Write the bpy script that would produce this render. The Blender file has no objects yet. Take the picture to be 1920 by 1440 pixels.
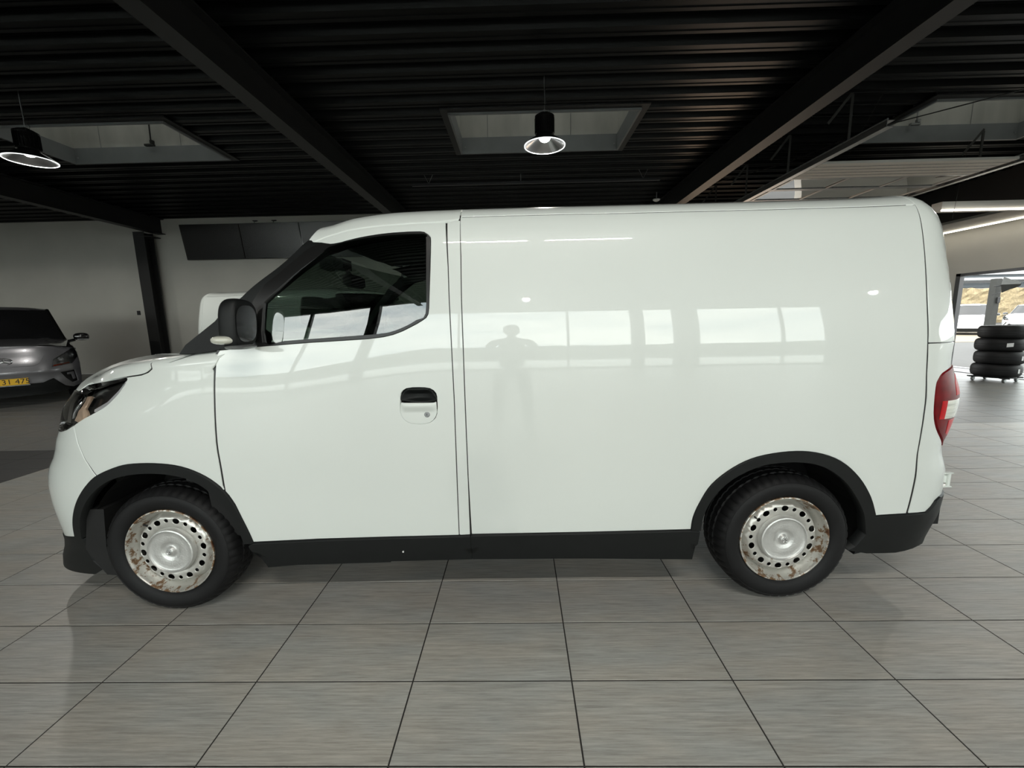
import bpy, bmesh, math, random
import numpy as np
from mathutils import Vector, Matrix
from mathutils.geometry import delaunay_2d_cdt
random.seed(7)
S = bpy.context.scene
COL = S.collection
PI = math.pi

# ---------------- camera ----------------
cam_d = bpy.data.cameras.new('camera'); cam = bpy.data.objects.new('camera', cam_d); COL.objects.link(cam)
cam_d.sensor_fit = 'HORIZONTAL'; cam_d.sensor_width = 36.0; cam_d.lens = 771.155/1920*36.0
cam_d.clip_start = .05; cam_d.clip_end = 400
HC = 1.3453
def cam_axes(p, y, r):
    fwd = Vector((math.sin(y)*math.cos(p), math.cos(y)*math.cos(p), -math.sin(p)))
    right = Vector((math.cos(y), -math.sin(y), 0)); up = right.cross(fwd)
    r2 = right*math.cos(r)+up*math.sin(r); u2 = -right*math.sin(r)+up*math.cos(r)
    return r2, u2, fwd
r2, u2, fw = cam_axes(.15495, -.01791, -.0193)
cam.matrix_world = Matrix(((r2.x, u2.x, -fw.x, 0), (r2.y, u2.y, -fw.y, 0), (r2.z, u2.z, -fw.z, HC), (0, 0, 0, 1)))
S.camera = cam

# ---------------- view ----------------
S.view_settings.view_transform = 'Standard'; S.view_settings.look = 'None'
S.view_settings.gamma = 1.0; S.view_settings.use_curve_mapping = False
S.view_settings.exposure = 0.80
S.cycles.use_denoising = True
S.cycles.max_bounces = 8; S.cycles.diffuse_bounces = 4; S.cycles.glossy_bounces = 4
S.cycles.transmission_bounces = 6; S.cycles.transparent_max_bounces = 12
S.cycles.caustics_reflective = False; S.cycles.caustics_refractive = False
S.cycles.sample_clamp_indirect = 6.0

# ---------------- sky: bright broken cloud ----------------
W = bpy.data.worlds.new('sky'); S.world = W; W.use_nodes = True
nt = W.node_tree; nt.nodes.clear()
def N(nt, t, **k):
    n = nt.nodes.new(t)
    for a, b in k.items():
        if a in n.inputs: n.inputs[a].default_value = b
        else: setattr(n, a, b)
    return n
out = N(nt, 'ShaderNodeOutputWorld'); bg = N(nt, 'ShaderNodeBackground')
tc = N(nt, 'ShaderNodeTexCoord'); mp = N(nt, 'ShaderNodeMapping'); mp.inputs['Scale'].default_value = (1.2, 1.2, 4.0)
nz = N(nt, 'ShaderNodeTexNoise'); nz.inputs['Scale'].default_value = 2.4; nz.inputs['Detail'].default_value = 7; nz.inputs['Roughness'].default_value = .6
cr = N(nt, 'ShaderNodeValToRGB')
cr.color_ramp.elements[0].position = .36; cr.color_ramp.elements[0].color = (.50, .56, .60, 1)
cr.color_ramp.elements[1].position = .62; cr.color_ramp.elements[1].color = (1.0, 1.0, .95, 1)
nt.links.new(tc.outputs['Generated'], mp.inputs['Vector']); nt.links.new(mp.outputs[0], nz.inputs['Vector'])
nt.links.new(nz.outputs['Fac'], cr.inputs['Fac']); nt.links.new(cr.outputs[0], bg.inputs['Color'])
SKY = 4.6
bg.inputs['Strength'].default_value = SKY
nt.links.new(bg.outputs[0], out.inputs['Surface'])

# portals: sampling aids in the window openings (they emit nothing themselves)
def portal(loc, sx, sy, rot):
    l = bpy.data.lights.new('portal', 'AREA'); l.shape = 'RECTANGLE'; l.size = sx; l.size_y = sy
    l.cycles.is_portal = True
    o = bpy.data.objects.new('window_portal', l); COL.objects.link(o); o.location = loc; o.rotation_euler = rot
FY = -9.0            # inner face of the glazed front wall, behind the camera
CZ = 4.30            # underside of the roof deck
BW = 11.9            # back wall
portal((-4, FY-.12, 2.1), 29.0, 4.1, (PI/2, 0, 0))
portal((10.62, 4.0, 1.14), 12.6, 2.3, (PI/2, 0, PI/2))

# ---------------- helpers ----------------
def link(o, parent=None):
    COL.objects.link(o)
    if parent is not None: o.parent = parent
    return o
def tag(o, label=None, cat=None, group=None, kind=None):
    if label: o['label'] = label
    if cat: o['category'] = cat
    if group: o['group'] = group
    if kind: o['kind'] = kind
    return o
def empty(name, loc=(0, 0, 0), rz=0, label=None, cat=None, group=None):
    o = bpy.data.objects.new(name, None); o.location = loc; o.rotation_euler = (0, 0, rz); o.empty_display_size = .2
    link(o); tag(o, label, cat, group); return o
def mesh(name, verts, faces, mat, parent=None, smooth=False, loc=None):
    me = bpy.data.meshes.new(name); me.from_pydata([tuple(map(float, v)) for v in verts], [], [tuple(f) for f in faces]); me.update()
    if mat is not None: me.materials.append(mat)
    if smooth: me.polygons.foreach_set('use_smooth', [True]*len(me.polygons))
    o = bpy.data.objects.new(name, me)
    if loc: o.location = loc
    return link(o, parent)
class MB:
    def __init__(s): s.v = []; s.f = []
    def add(s, v, f):
        n = len(s.v); s.v += [tuple(p) for p in v]; s.f += [tuple(i+n for i in q) for q in f]; return s
    def box(s, c, d, rz=0, M=None):
        x, y, z = d[0]/2, d[1]/2, d[2]/2
        P = [(-x, -y, -z), (x, -y, -z), (x, y, -z), (-x, y, -z), (-x, -y, z), (x, -y, z), (x, y, z), (-x, y, z)]
        if M is None: M = Matrix.Rotation(rz, 3, 'Z')
        P = [tuple(M @ Vector(p)+Vector(c)) for p in P]
        return s.add(P, [(0, 3, 2, 1), (4, 5, 6, 7), (0, 1, 5, 4), (1, 2, 6, 5), (2, 3, 7, 6), (3, 0, 4, 7)])
    def bbox(s, c, d, b=.005, M=None):          # box with chamfered vertical and top edges
        x, y, z = d[0]/2, d[1]/2, d[2]/2
        M = M or Matrix.Identity(3)
        P = []
        for zz, k in ((-z, b), (-z+b, 0), (z-b, 0), (z, b)):
            for sx, sy in ((-1, -1), (1, -1), (1, 1), (-1, 1)): P.append(tuple(M @ Vector((sx*(x-k), sy*(y-k), zz))+Vector(c)))
        F = [(3, 2, 1, 0), (12, 13, 14, 15)]
        for l in range(3):
            for i in range(4): F.append((l*4+i, l*4+(i+1) % 4, l*4+4+(i+1) % 4, l*4+4+i))
        return s.add(P, F)
    def tube(s, pts, r, n=8, cap=True):
        pts = [Vector(p) for p in pts]; rs = r if isinstance(r, (list, tuple)) else [r]*len(pts)
        V = []; F = []
        for i, p in enumerate(pts):
            d = (pts[min(i+1, len(pts)-1)]-pts[max(i-1, 0)]).normalized()
            a = d.orthogonal().normalized() if abs(d.z) > .99 else d.cross(Vector((0, 0, 1))).normalized(); b = d.cross(a)
            for k in range(n):
                t = 2*PI*k/n; V.append(tuple(p+(a*math.cos(t)+b*math.sin(t))*rs[i]))
        for i in range(len(pts)-1):
            for k in range(n): F.append((i*n+k, i*n+(k+1) % n, (i+1)*n+(k+1) % n, (i+1)*n+k))
        if cap: F.append(tuple(range(n))[::-1]); F.append(tuple((len(pts)-1)*n+k for k in range(n)))
        return s.add(V, F)
    def lathe(s, prof, n=32, c=(0, 0, 0), axis='z', close=False):
        V = []; F = []
        for (r, h) in prof:
            for k in range(n):
                t = 2*PI*k/n; x, y = r*math.cos(t), r*math.sin(t)
                V.append((c[0]+x, c[1]+y, c[2]+h) if axis == 'z' else (c[0]+x, c[1]+h, c[2]+y))
        m = len(prof)
        for i in range(m-1 if not close else m):
            j = (i+1) % m
            for k in range(n):
                q = (i*n+k, i*n+(k+1) % n, j*n+(k+1) % n, j*n+k)
                F.append(q if axis == 'z' else q[::-1])
        return s.add(V, F)
    def prism(s, poly, a0, a1, fn):               # fn(u,v,a)->xyz
        n = len(poly); V = [fn(u, v, a0) for u, v in poly]+[fn(u, v, a1) for u, v in poly]
        return s.add(V, [tuple(range(n))[::-1], tuple(range(n, 2*n))]+[(i, (i+1) % n, n+(i+1) % n, n+i) for i in range(n)])
    def build(s, name, mat, parent=None, smooth=False, loc=None):
        o = mesh(name, s.v, s.f, mat, parent, smooth, loc)
        bm = bmesh.new(); bm.from_mesh(o.data); bmesh.ops.recalc_face_normals(bm, faces=bm.faces[:]); bm.to_mesh(o.data); bm.free()
        if smooth:
            try: o.data.set_sharp_from_angle(angle=math.radians(38))
            except Exception: pass
        return o
def copy_tree(o, parent=None):
    c = o.copy(); COL.objects.link(c)
    if parent is not None: c.parent = parent
    for ch in list(o.children): copy_tree(ch, c)
    return c

# ---------------- materials ----------------
MATS = {}
def mat(name, col=(.5, .5, .5), rough=.5, metal=0, coat=0, coat_r=.03, spec=.5, emit=None, es=0, nscale=0, namp=0, stretch=(1, 1, 1), bump=0, bscale=200, rvar=0, ior=None):
    if name in MATS: return MATS[name]
    m = bpy.data.materials.new(name); m.use_nodes = True; t = m.node_tree; b = t.nodes['Principled BSDF']
    b.inputs['Base Color'].default_value = (*col, 1); b.inputs['Roughness'].default_value = rough; b.inputs['Metallic'].default_value = metal
    b.inputs['Coat Weight'].default_value = coat; b.inputs['Coat Roughness'].default_value = coat_r; b.inputs['Specular IOR Level'].default_value = spec
    if ior: b.inputs['IOR'].default_value = ior
    if emit: b.inputs['Emission Color'].default_value = (*emit, 1); b.inputs['Emission Strength'].default_value = es
    tcn = t.nodes.new('ShaderNodeTexCoord'); mpn = t.nodes.new('ShaderNodeMapping'); mpn.inputs['Scale'].default_value = stretch
    t.links.new(tcn.outputs['Object'], mpn.inputs['Vector'])
    n = t.nodes.new('ShaderNodeTexNoise'); n.inputs['Scale'].default_value = nscale or 6; n.inputs['Detail'].default_value = 5
    t.links.new(mpn.outputs[0], n.inputs['Vector'])
    if True:
        a = namp or .03
        mr = t.nodes.new('ShaderNodeMapRange'); mr.inputs['To Min'].default_value = 1-a; mr.inputs['To Max'].default_value = 1+a
        mr.inputs['From Min'].default_value = .3; mr.inputs['From Max'].default_value = .7
        t.links.new(n.outputs['Fac'], mr.inputs['Value'])
        mx = t.nodes.new('ShaderNodeVectorMath'); mx.operation = 'SCALE'; mx.inputs[0].default_value = col
        t.links.new(mr.outputs[0], mx.inputs['Scale']); t.links.new(mx.outputs[0], b.inputs['Base Color'])
    if rvar:
        mr2 = t.nodes.new('ShaderNodeMapRange'); mr2.inputs['To Min'].default_value = max(0, rough-rvar); mr2.inputs['To Max'].default_value = min(1, rough+rvar)
        t.links.new(n.outputs['Fac'], mr2.inputs['Value']); t.links.new(mr2.outputs[0], b.inputs['Roughness'])
    if bump:
        n2 = t.nodes.new('ShaderNodeTexNoise'); n2.inputs['Scale'].default_value = bscale; n2.inputs['Detail'].default_value = 3
        t.links.new(mpn.outputs[0], n2.inputs['Vector'])
        bp = t.nodes.new('ShaderNodeBump'); bp.inputs['Strength'].default_value = bump; bp.inputs['Distance'].default_value = .002
        t.links.new(n2.outputs['Fac'], bp.inputs['Height']); t.links.new(bp.outputs[0], b.inputs['Normal'])
    MATS[name] = m; return m
def glass(name, tint=(.35, .42, .38), refl=.09, rough=0.0, ior=1.6):
    if name in MATS: return MATS[name]
    m = bpy.data.materials.new(name); m.use_nodes = True; t = m.node_tree; t.nodes.clear()
    o = t.nodes.new('ShaderNodeOutputMaterial'); tr = t.nodes.new('ShaderNodeBsdfTransparent'); g = t.nodes.new('ShaderNodeBsdfGlossy')
    tr.inputs['Color'].default_value = (*tint, 1); g.inputs['Roughness'].default_value = rough; g.inputs['Color'].default_value = (1, 1, 1, 1)
    fr = t.nodes.new('ShaderNodeFresnel'); fr.inputs['IOR'].default_value = ior
    mx = t.nodes.new('ShaderNodeMixShader'); t.links.new(fr.outputs[0], mx.inputs['Fac']); t.links.new(tr.outputs[0], mx.inputs[1]); t.links.new(g.outputs[0], mx.inputs[2])
    t.links.new(mx.outputs[0], o.inputs['Surface']); MATS[name] = m; return m

m_deck = mat('black_deck_paint', (.0035, .004, .004), .36, spec=.11, nscale=3, namp=.2, rvar=.08)
m_beam = mat('black_steel_paint', (.008, .008, .008), .55, nscale=4, namp=.15)
m_well = mat('skylight_lining', (.42, .42, .39), .6, nscale=3, namp=.15, stretch=(1, 1, .3))
m_wellf = mat('skylight_flashing', (.17, .18, .185), .45, nscale=3, namp=.08)
m_wall = mat('wall_paint', (.47, .46, .42), .85, nscale=1.2, namp=.05, bump=.1, bscale=90)
m_soffit = mat('soffit_paint', (.55, .54, .51), .7, nscale=2, namp=.03)
m_grout = mat('grout', (.028, .025, .023), .8, nscale=30, namp=.2)
m_white = mat('van_white_paint', (.755, .79, .757), .35, coat=1.0, coat_r=.015, spec=.3, nscale=1.5, namp=.012)
m_trim = mat('black_textured_plastic', (.007, .008, .008), .5, spec=.28, nscale=20, namp=.12, bump=.25, bscale=700)
m_gloss = mat('gloss_black', (.006, .006, .006), .12, coat=.6, nscale=5, namp=.1)
m_dark = mat('dark_underbody', (.004, .004, .004), .8, nscale=8, namp=.3)
m_rubber = mat('tyre_rubber', (.0055, .0055, .006), .6, spec=.3, nscale=12, namp=.25, bump=.15, bscale=300)
m_cap = mat('hub_cap_silver', (.62, .62, .60), .36, metal=.55, nscale=14, namp=.1, bump=.6, bscale=160)
m_chrome = mat('chrome', (.75, .76, .77), .1, metal=1, nscale=8, namp=.03)
m_inter = mat('cab_interior', (.012, .013, .013), .7, nscale=9, namp=.2)
m_inter2 = mat('cab_lining_grey', (.06, .065, .06), .8, nscale=9, namp=.1)
m_seal = mat('window_rubber', (.008, .008, .008), .35, nscale=9, namp=.1)
m_scr = mat('screen_black', (.010, .010, .011), .22, nscale=2, namp=.2)
m_led = mat('led_strip', (1, .95, .85), .5, emit=(1, .93, .78), es=3.2)
m_alu = mat('brushed_aluminium', (.32, .32, .32), .35, metal=.9, nscale=20, namp=.1, stretch=(1, .1, 1))
m_galv = mat('galvanised_steel', (.28, .29, .29), .45, metal=.7, nscale=30, namp=.25)
m_cable = mat('black_cable', (.008, .008, .008), .6)
m_silver = mat('silver_car_paint', (.22, .22, .235), .32, metal=.6, coat=1, coat_r=.03, nscale=3, namp=.03)
m_carwhite = mat('white_car_paint', (.72, .73, .74), .35, coat=1, coat_r=.03, nscale=3, namp=.02)
m_yellow = mat('yellow_plate', (.72, .42, .012), .5, nscale=8, namp=.04)
m_ink = mat('black_lettering', (.01, .01, .01), .6)
m_headdark = mat('headlamp_bowl', (.055, .052, .05), .22, metal=.5, nscale=12, namp=.3)
m_lampc = mat('lamp_bar_chrome', (.85, .86, .88), .32, metal=.4, nscale=8, namp=.05)
m_refl = mat('painted_peach_reflection', (.92, .66, .48), .35, metal=.2, nscale=10, namp=.3)
m_amber = mat('amber_lens', (.35, .04, .01), .2, coat=.5)
m_red = mat('red_lamp_lens', (.15, .003, .006), .35, coat=.08, spec=.2, nscale=25, namp=.25)
m_red2 = mat('bright_red_lens', (.55, .008, .012), .3, coat=.1, spec=.2, nscale=25, namp=.15)
m_clear = mat('reversing_lens', (.60, .60, .52), .15, coat=.8, nscale=60, namp=.25, stretch=(.1, .1, 1))
m_label = mat('paper_label', (.75, .76, .76), .7)
m_pave = mat('grey_paving', (.036, .035, .033), .8, nscale=5, namp=.12)
m_sand = mat('tan_gravel', (.17, .135, .09), .9, nscale=14, namp=.12)
m_fore = mat('pale_forecourt', (.62, .62, .60), .8, nscale=3, namp=.06)
m_warmpatch = mat('warm_patch', (.60, .40, .26), .8, nscale=4, namp=.3)
m_hedge = mat('tan_beech_hedge', (.24, .19, .11), .95, nscale=5, namp=.25)
m_green = mat('dark_hedge', (.05, .065, .045), .9, nscale=6, namp=.4)
m_post = mat('grey_concrete_post', (.022, .023, .02), .8, nscale=8, namp=.15)
m_bld = mat('pale_cladding', (.30, .31, .32), .6, nscale=4, namp=.03)
m_bld2 = mat('blue_grey_cladding', (.055, .07, .08), .6, nscale=4, namp=.05)
m_carpet = mat('dark_floor_tile', (.050, .050, .050), .5, nscale=5, namp=.12, stretch=(1, 6, 1), rvar=.08)
m_frame = mat('dark_window_frame', (.02, .02, .022), .4)
g_win = glass('clear_window_glass', (.93, .95, .94), ior=1.35)
g_van = glass('tinted_cab_glass', (.30, .36, .32), ior=1.95)
g_lens = glass('headlamp_lens', (.80, .80, .80), ior=1.45)
g_door = mat('acrylic_door_pane', (.045, .045, .045), .03, spec=1.0, coat=1, coat_r=.02, ior=1.9, nscale=2, namp=.1)

def tile_mat():
    m = bpy.data.materials.new('wood_look_floor_tile'); m.use_nodes = True; t = m.node_tree; b = t.nodes['Principled BSDF']; L = t.links.new
    geo = t.nodes.new('ShaderNodeNewGeometry'); oi = t.nodes.new('ShaderNodeObjectInfo')
    ml = t.nodes.new('ShaderNodeMath'); ml.operation = 'MULTIPLY'; ml.inputs[1].default_value = 60; L(oi.outputs['Random'], ml.inputs[0])
    cx = t.nodes.new('ShaderNodeCombineXYZ'); L(ml.outputs[0], cx.inputs[2])
    ad = t.nodes.new('ShaderNodeVectorMath'); ad.operation = 'ADD'; L(geo.outputs['Position'], ad.inputs[0]); L(cx.outputs[0], ad.inputs[1])
    def noise(sc, st, det, ro=.55):
        mp = t.nodes.new('ShaderNodeMapping'); mp.inputs['Scale'].default_value = st; L(ad.outputs[0], mp.inputs['Vector'])
        n = t.nodes.new('ShaderNodeTexNoise'); n.inputs['Scale'].default_value = sc; n.inputs['Detail'].default_value = det; n.inputs['Roughness'].default_value = ro
        L(mp.outputs[0], n.inputs['Vector']); return n
    n1 = noise(6, (1, 22, 1), 9, .72); n2 = noise(2.2, (1, 2.6, 1), 4)
    r1 = t.nodes.new('ShaderNodeValToRGB'); e = r1.color_ramp.elements
    e[0].position = .30; e[0].color = (.27, .256, .232, 1); e[1].position = .66; e[1].color = (.50, .482, .445, 1)
    L(n1.outputs['Fac'], r1.inputs['Fac'])
    r2_ = t.nodes.new('ShaderNodeValToRGB'); e = r2_.color_ramp.elements
    e[0].position = .36; e[0].color = (.955, .99, 1.02, 1); e[1].position = .62; e[1].color = (1.025, 1.0, .975, 1)
    L(n2.outputs['Fac'], r2_.inputs['Fac'])
    mu = t.nodes.new('ShaderNodeMix'); mu.data_type = 'RGBA'; mu.blend_type = 'MULTIPLY'; mu.inputs[0].default_value = 1
    L(r1.outputs[0], mu.inputs[6]); L(r2_.outputs[0], mu.inputs[7]); L(mu.outputs[2], b.inputs['Base Color'])
    b.inputs['Roughness'].default_value = .42; b.inputs['Specular IOR Level'].default_value = .45
    bp = t.nodes.new('ShaderNodeBump'); bp.inputs['Strength'].default_value = .25; bp.inputs['Distance'].default_value = .001
    L(n1.outputs['Fac'], bp.inputs['Height']); L(bp.outputs[0], b.inputs['Normal']); return m
m_tile = tile_mat()
def rust_mat():
    m = bpy.data.materials.new('rusty_steel_rim'); m.use_nodes = True; t = m.node_tree; b = t.nodes['Principled BSDF']; L = t.links.new
    tcn = t.nodes.new('ShaderNodeTexCoord'); n = t.nodes.new('ShaderNodeTexNoise'); n.inputs['Scale'].default_value = 16; n.inputs['Detail'].default_value = 9; n.inputs['Roughness'].default_value = .75
    L(tcn.outputs['Object'], n.inputs['Vector'])
    # distance from the wheel axis drives how much rust gathers at the outer flange
    sp = t.nodes.new('ShaderNodeSeparateXYZ'); L(tcn.outputs['Object'], sp.inputs[0])
    cb = t.nodes.new('ShaderNodeCombineXYZ'); L(sp.outputs['X'], cb.inputs[0]); L(sp.outputs['Z'], cb.inputs[1])
    ln = t.nodes.new('ShaderNodeVectorMath'); ln.operation = 'LENGTH'; L(cb.outputs[0], ln.inputs[0])
    mr = t.nodes.new('ShaderNodeMapRange'); mr.inputs['From Min'].default_value = .15; mr.inputs['From Max'].default_value = .21; mr.inputs['To Min'].default_value = 0; mr.inputs['To Max'].default_value = .155
    L(ln.outputs['Value'], mr.inputs['Value'])
    ad = t.nodes.new('ShaderNodeMath'); ad.operation = 'ADD'; L(n.outputs['Fac'], ad.inputs[0]); L(mr.outputs[0], ad.inputs[1])
    r = t.nodes.new('ShaderNodeValToRGB'); e = r.color_ramp.elements; e[0].position = .62; e[0].color = (.66, .65, .61, 1); e[1].position = .74; e[1].color = (.09, .035, .015, 1)
    k = r.color_ramp.elements.new(.66); k.color = (.24, .15, .08, 1)
    L(ad.outputs[0], r.inputs['Fac']); L(r.outputs[0], b.inputs['Base Color'])
    r3 = t.nodes.new('ShaderNodeMapRange'); r3.inputs['From Min'].default_value = .58; r3.inputs['From Max'].default_value = .7; r3.inputs['To Min'].default_value = .75; r3.inputs['To Max'].default_value = 0
    L(ad.outputs[0], r3.inputs['Value']); L(r3.outputs[0], b.inputs['Metallic'])
    b.inputs['Roughness'].default_value = .38; return m
m_rim = rust_mat()

# ---------------- body surface of the van (section and plan curves, metres) ----------------
def ppoly(xk,yk):
    # monotone-ish cubic hermite (pchip) interpolation
    xk=np.array(xk,float);yk=np.array(yk,float)
    h=np.diff(xk);d=np.diff(yk)/h;m=np.zeros(len(xk))
    for i in range(1,len(xk)-1):
        if d[i-1]*d[i]>0:
            w1=2*h[i]+h[i-1];w2=h[i]+2*h[i-1];m[i]=(w1+w2)/(w1/d[i-1]+w2/d[i])
    m[0]=d[0];m[-1]=d[-1]
    def f(x):
        x=np.clip(np.asarray(x,float),xk[0],xk[-1])
        i=np.clip(np.searchsorted(xk,x,side='right')-1,0,len(xk)-2)
        t=(x-xk[i])/h[i]
        return ((2*t**3-3*t**2+1)*yk[i]+(t**3-2*t**2+t)*h[i]*m[i]+(-2*t**3+3*t**2)*yk[i+1]+(t**3-t**2)*h[i]*m[i+1])
    return f
def section(sk,ak,w0,n=1200):
    th=ppoly(sk,ak);s=np.linspace(sk[0],sk[-1],n);a=th(s);ds=s[1]-s[0]
    a=np.convolve(np.pad(a,12,'edge'),np.ones(25)/25,'valid')
    am=(a[1:]+a[:-1])/2
    w=w0-np.concatenate([[0],np.cumsum(np.sin(am))*ds]);z=sk[0]+np.concatenate([[0],np.cumsum(np.cos(am))*ds])
    return s,w,z
# body section: arc position v (metres, starts .2) -> half width, height
SA,WA,ZA=section([.05,.2,.45,.77,1.1,1.225,1.29,1.4,1.55,1.68,1.76,1.83,1.90,1.97,2.2,2.68],
                 [-.25,-.16,-.09,-.05,0,.035,.07,.12,.15,.19,.32,.62,1.05,1.36,1.50,1.571],.821)
# front section (wing and bonnet)
SB,WB,ZB=section([.05,.2,.45,.77,.93,1.02,1.10,1.2,1.35,1.95],
                 [-.25,-.16,-.09,-.03,.10,.45,.95,1.28,1.42,1.571],.821)
SC,WC,ZC=section([.05,.2,.45,.77,1.10,1.165,1.195,1.225,1.255,1.31,1.6,2.14],
                 [-.25,-.16,-.09,-.05,0,.02,.25,.9,1.40,1.62,1.70,1.62],.821)
US,UF,PF=-1.35,-2.55,2.5
UR,UE,PR=1.72,2.16,3.0
FZ=[.2,.35,.5,.62,.75,.87,.95,1.02,1.08,1.14];FX=[-2.38,-2.40,-2.43,-2.44,-2.42,-2.40,-2.38,-2.34,-2.26,-2.1]
TU=[-2.55,-2.3,-2.0,-1.6,-1.2,-1.0];TT=[0,0,0,0,0,0]
RZ=[.2,.5,.8,1.1,1.4,1.6,1.75,1.9];RX=[2.1,2.16,2.16,2.16,2.14,2.12,2.08,1.95]
DU=[-1.4,-1.1,-.8,-.5,-.3,0];DD=[.4,.25,.10,.03,.01,0]
YC=2.705;TH=.0150
SRF={"P":4.2}
FZ = [0.12, 0.27, 0.36, 0.46, 0.53, 0.6, 0.66, 0.73, 0.8, 0.88, 0.96, 1.03, 1.1, 1.2]
FX = [-2.6145, -2.5451, -2.5507, -2.5578, -2.5559, -2.5439, -2.5188, -2.4699, -2.4431, -2.3996, -2.3728, -2.3382, -2.3478, -2.5]
TU = [-2.55, -2.35, -2.2, -2.0, -1.6, -1.2, -1.0]
TT = [-0.0387, -0.0316, -0.0158, -0.0191, -0.0193, 0.0193, 0.0]
RZ = [0.12, 0.27, 0.36, 0.46, 0.58, 0.72, 0.95, 1.1, 1.21, 1.36, 1.47, 1.59, 1.71, 1.78, 1.9]
RX = [2.16, 2.1872, 2.23, 2.2315, 2.2209, 2.148, 2.16, 2.1123, 2.1142, 2.0814, 2.0609, 2.0315, 2.0067, 1.9798, 1.8447]
DU = [-1.4, -1.1, -0.9, -0.75, -0.55, -0.3, 0.0, 0.8, 1.5, 1.8]
DD = [0.1, 0.11, 0.0879, 0.0502, 0.0307, 0.0244, 0.0219, 0.017, 0.0112, 0.0002]
def setup():
    SRF['f']=ppoly(FZ,FX);SRF['t']=ppoly(TU,TT);SRF['r']=ppoly(RZ,RX);SRF['d']=ppoly(DU,DD)
setup()
def sst(x): x=np.clip(x,0,1);return x*x*(3-2*x)
def local(u,v,front=False,off=0.):
    u=np.asarray(u,float);v=np.asarray(v,float)
    if front:
        m=sst((u+2.1)/.70)
        w=np.interp(v,SB,WB)*(1-m)+np.interp(v,SC,WC)*m;z=np.interp(v,SB,ZB)*(1-m)+np.interp(v,SC,ZC)*m
    else: w=np.interp(v,SA,WA);z=np.interp(v,SA,ZA)
    if front: z=z+SRF['t'](u)*sst((z-.80)/.35)
    else: z=z-SRF['d'](u)*sst((z-1.42)/.4)
    w=np.maximum(w,0)
    t=np.clip((US-u)/(US-UF),0,1);tp=1-(1-t)**2
    xf=SRF['f'](z)
    x=np.where(u<US,US+(u-US)*0-(US-xf)*tp,u)
    w=np.where(u<US,w*np.clip(1-tp**SRF["P"],0,1)**(1/SRF["P"]),w)
    t=np.clip((u-UR)/(UE-UR),0,1);tp=1-(1-t)**2
    xr=SRF['r'](z)
    x=np.where(u>UR,UR+(xr-UR)*tp,x)
    w=np.where(u>UR,w*np.clip(1-tp**PR,0,1)**(1/PR),w)
    return x,w,z
def world(u,v,front=False):
    x,w,z=local(u,v,front)
    c,s=np.cos(TH),np.sin(TH)
    return np.stack([c*x+s*w,YC+s*x-c*w,z],-1)

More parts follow.
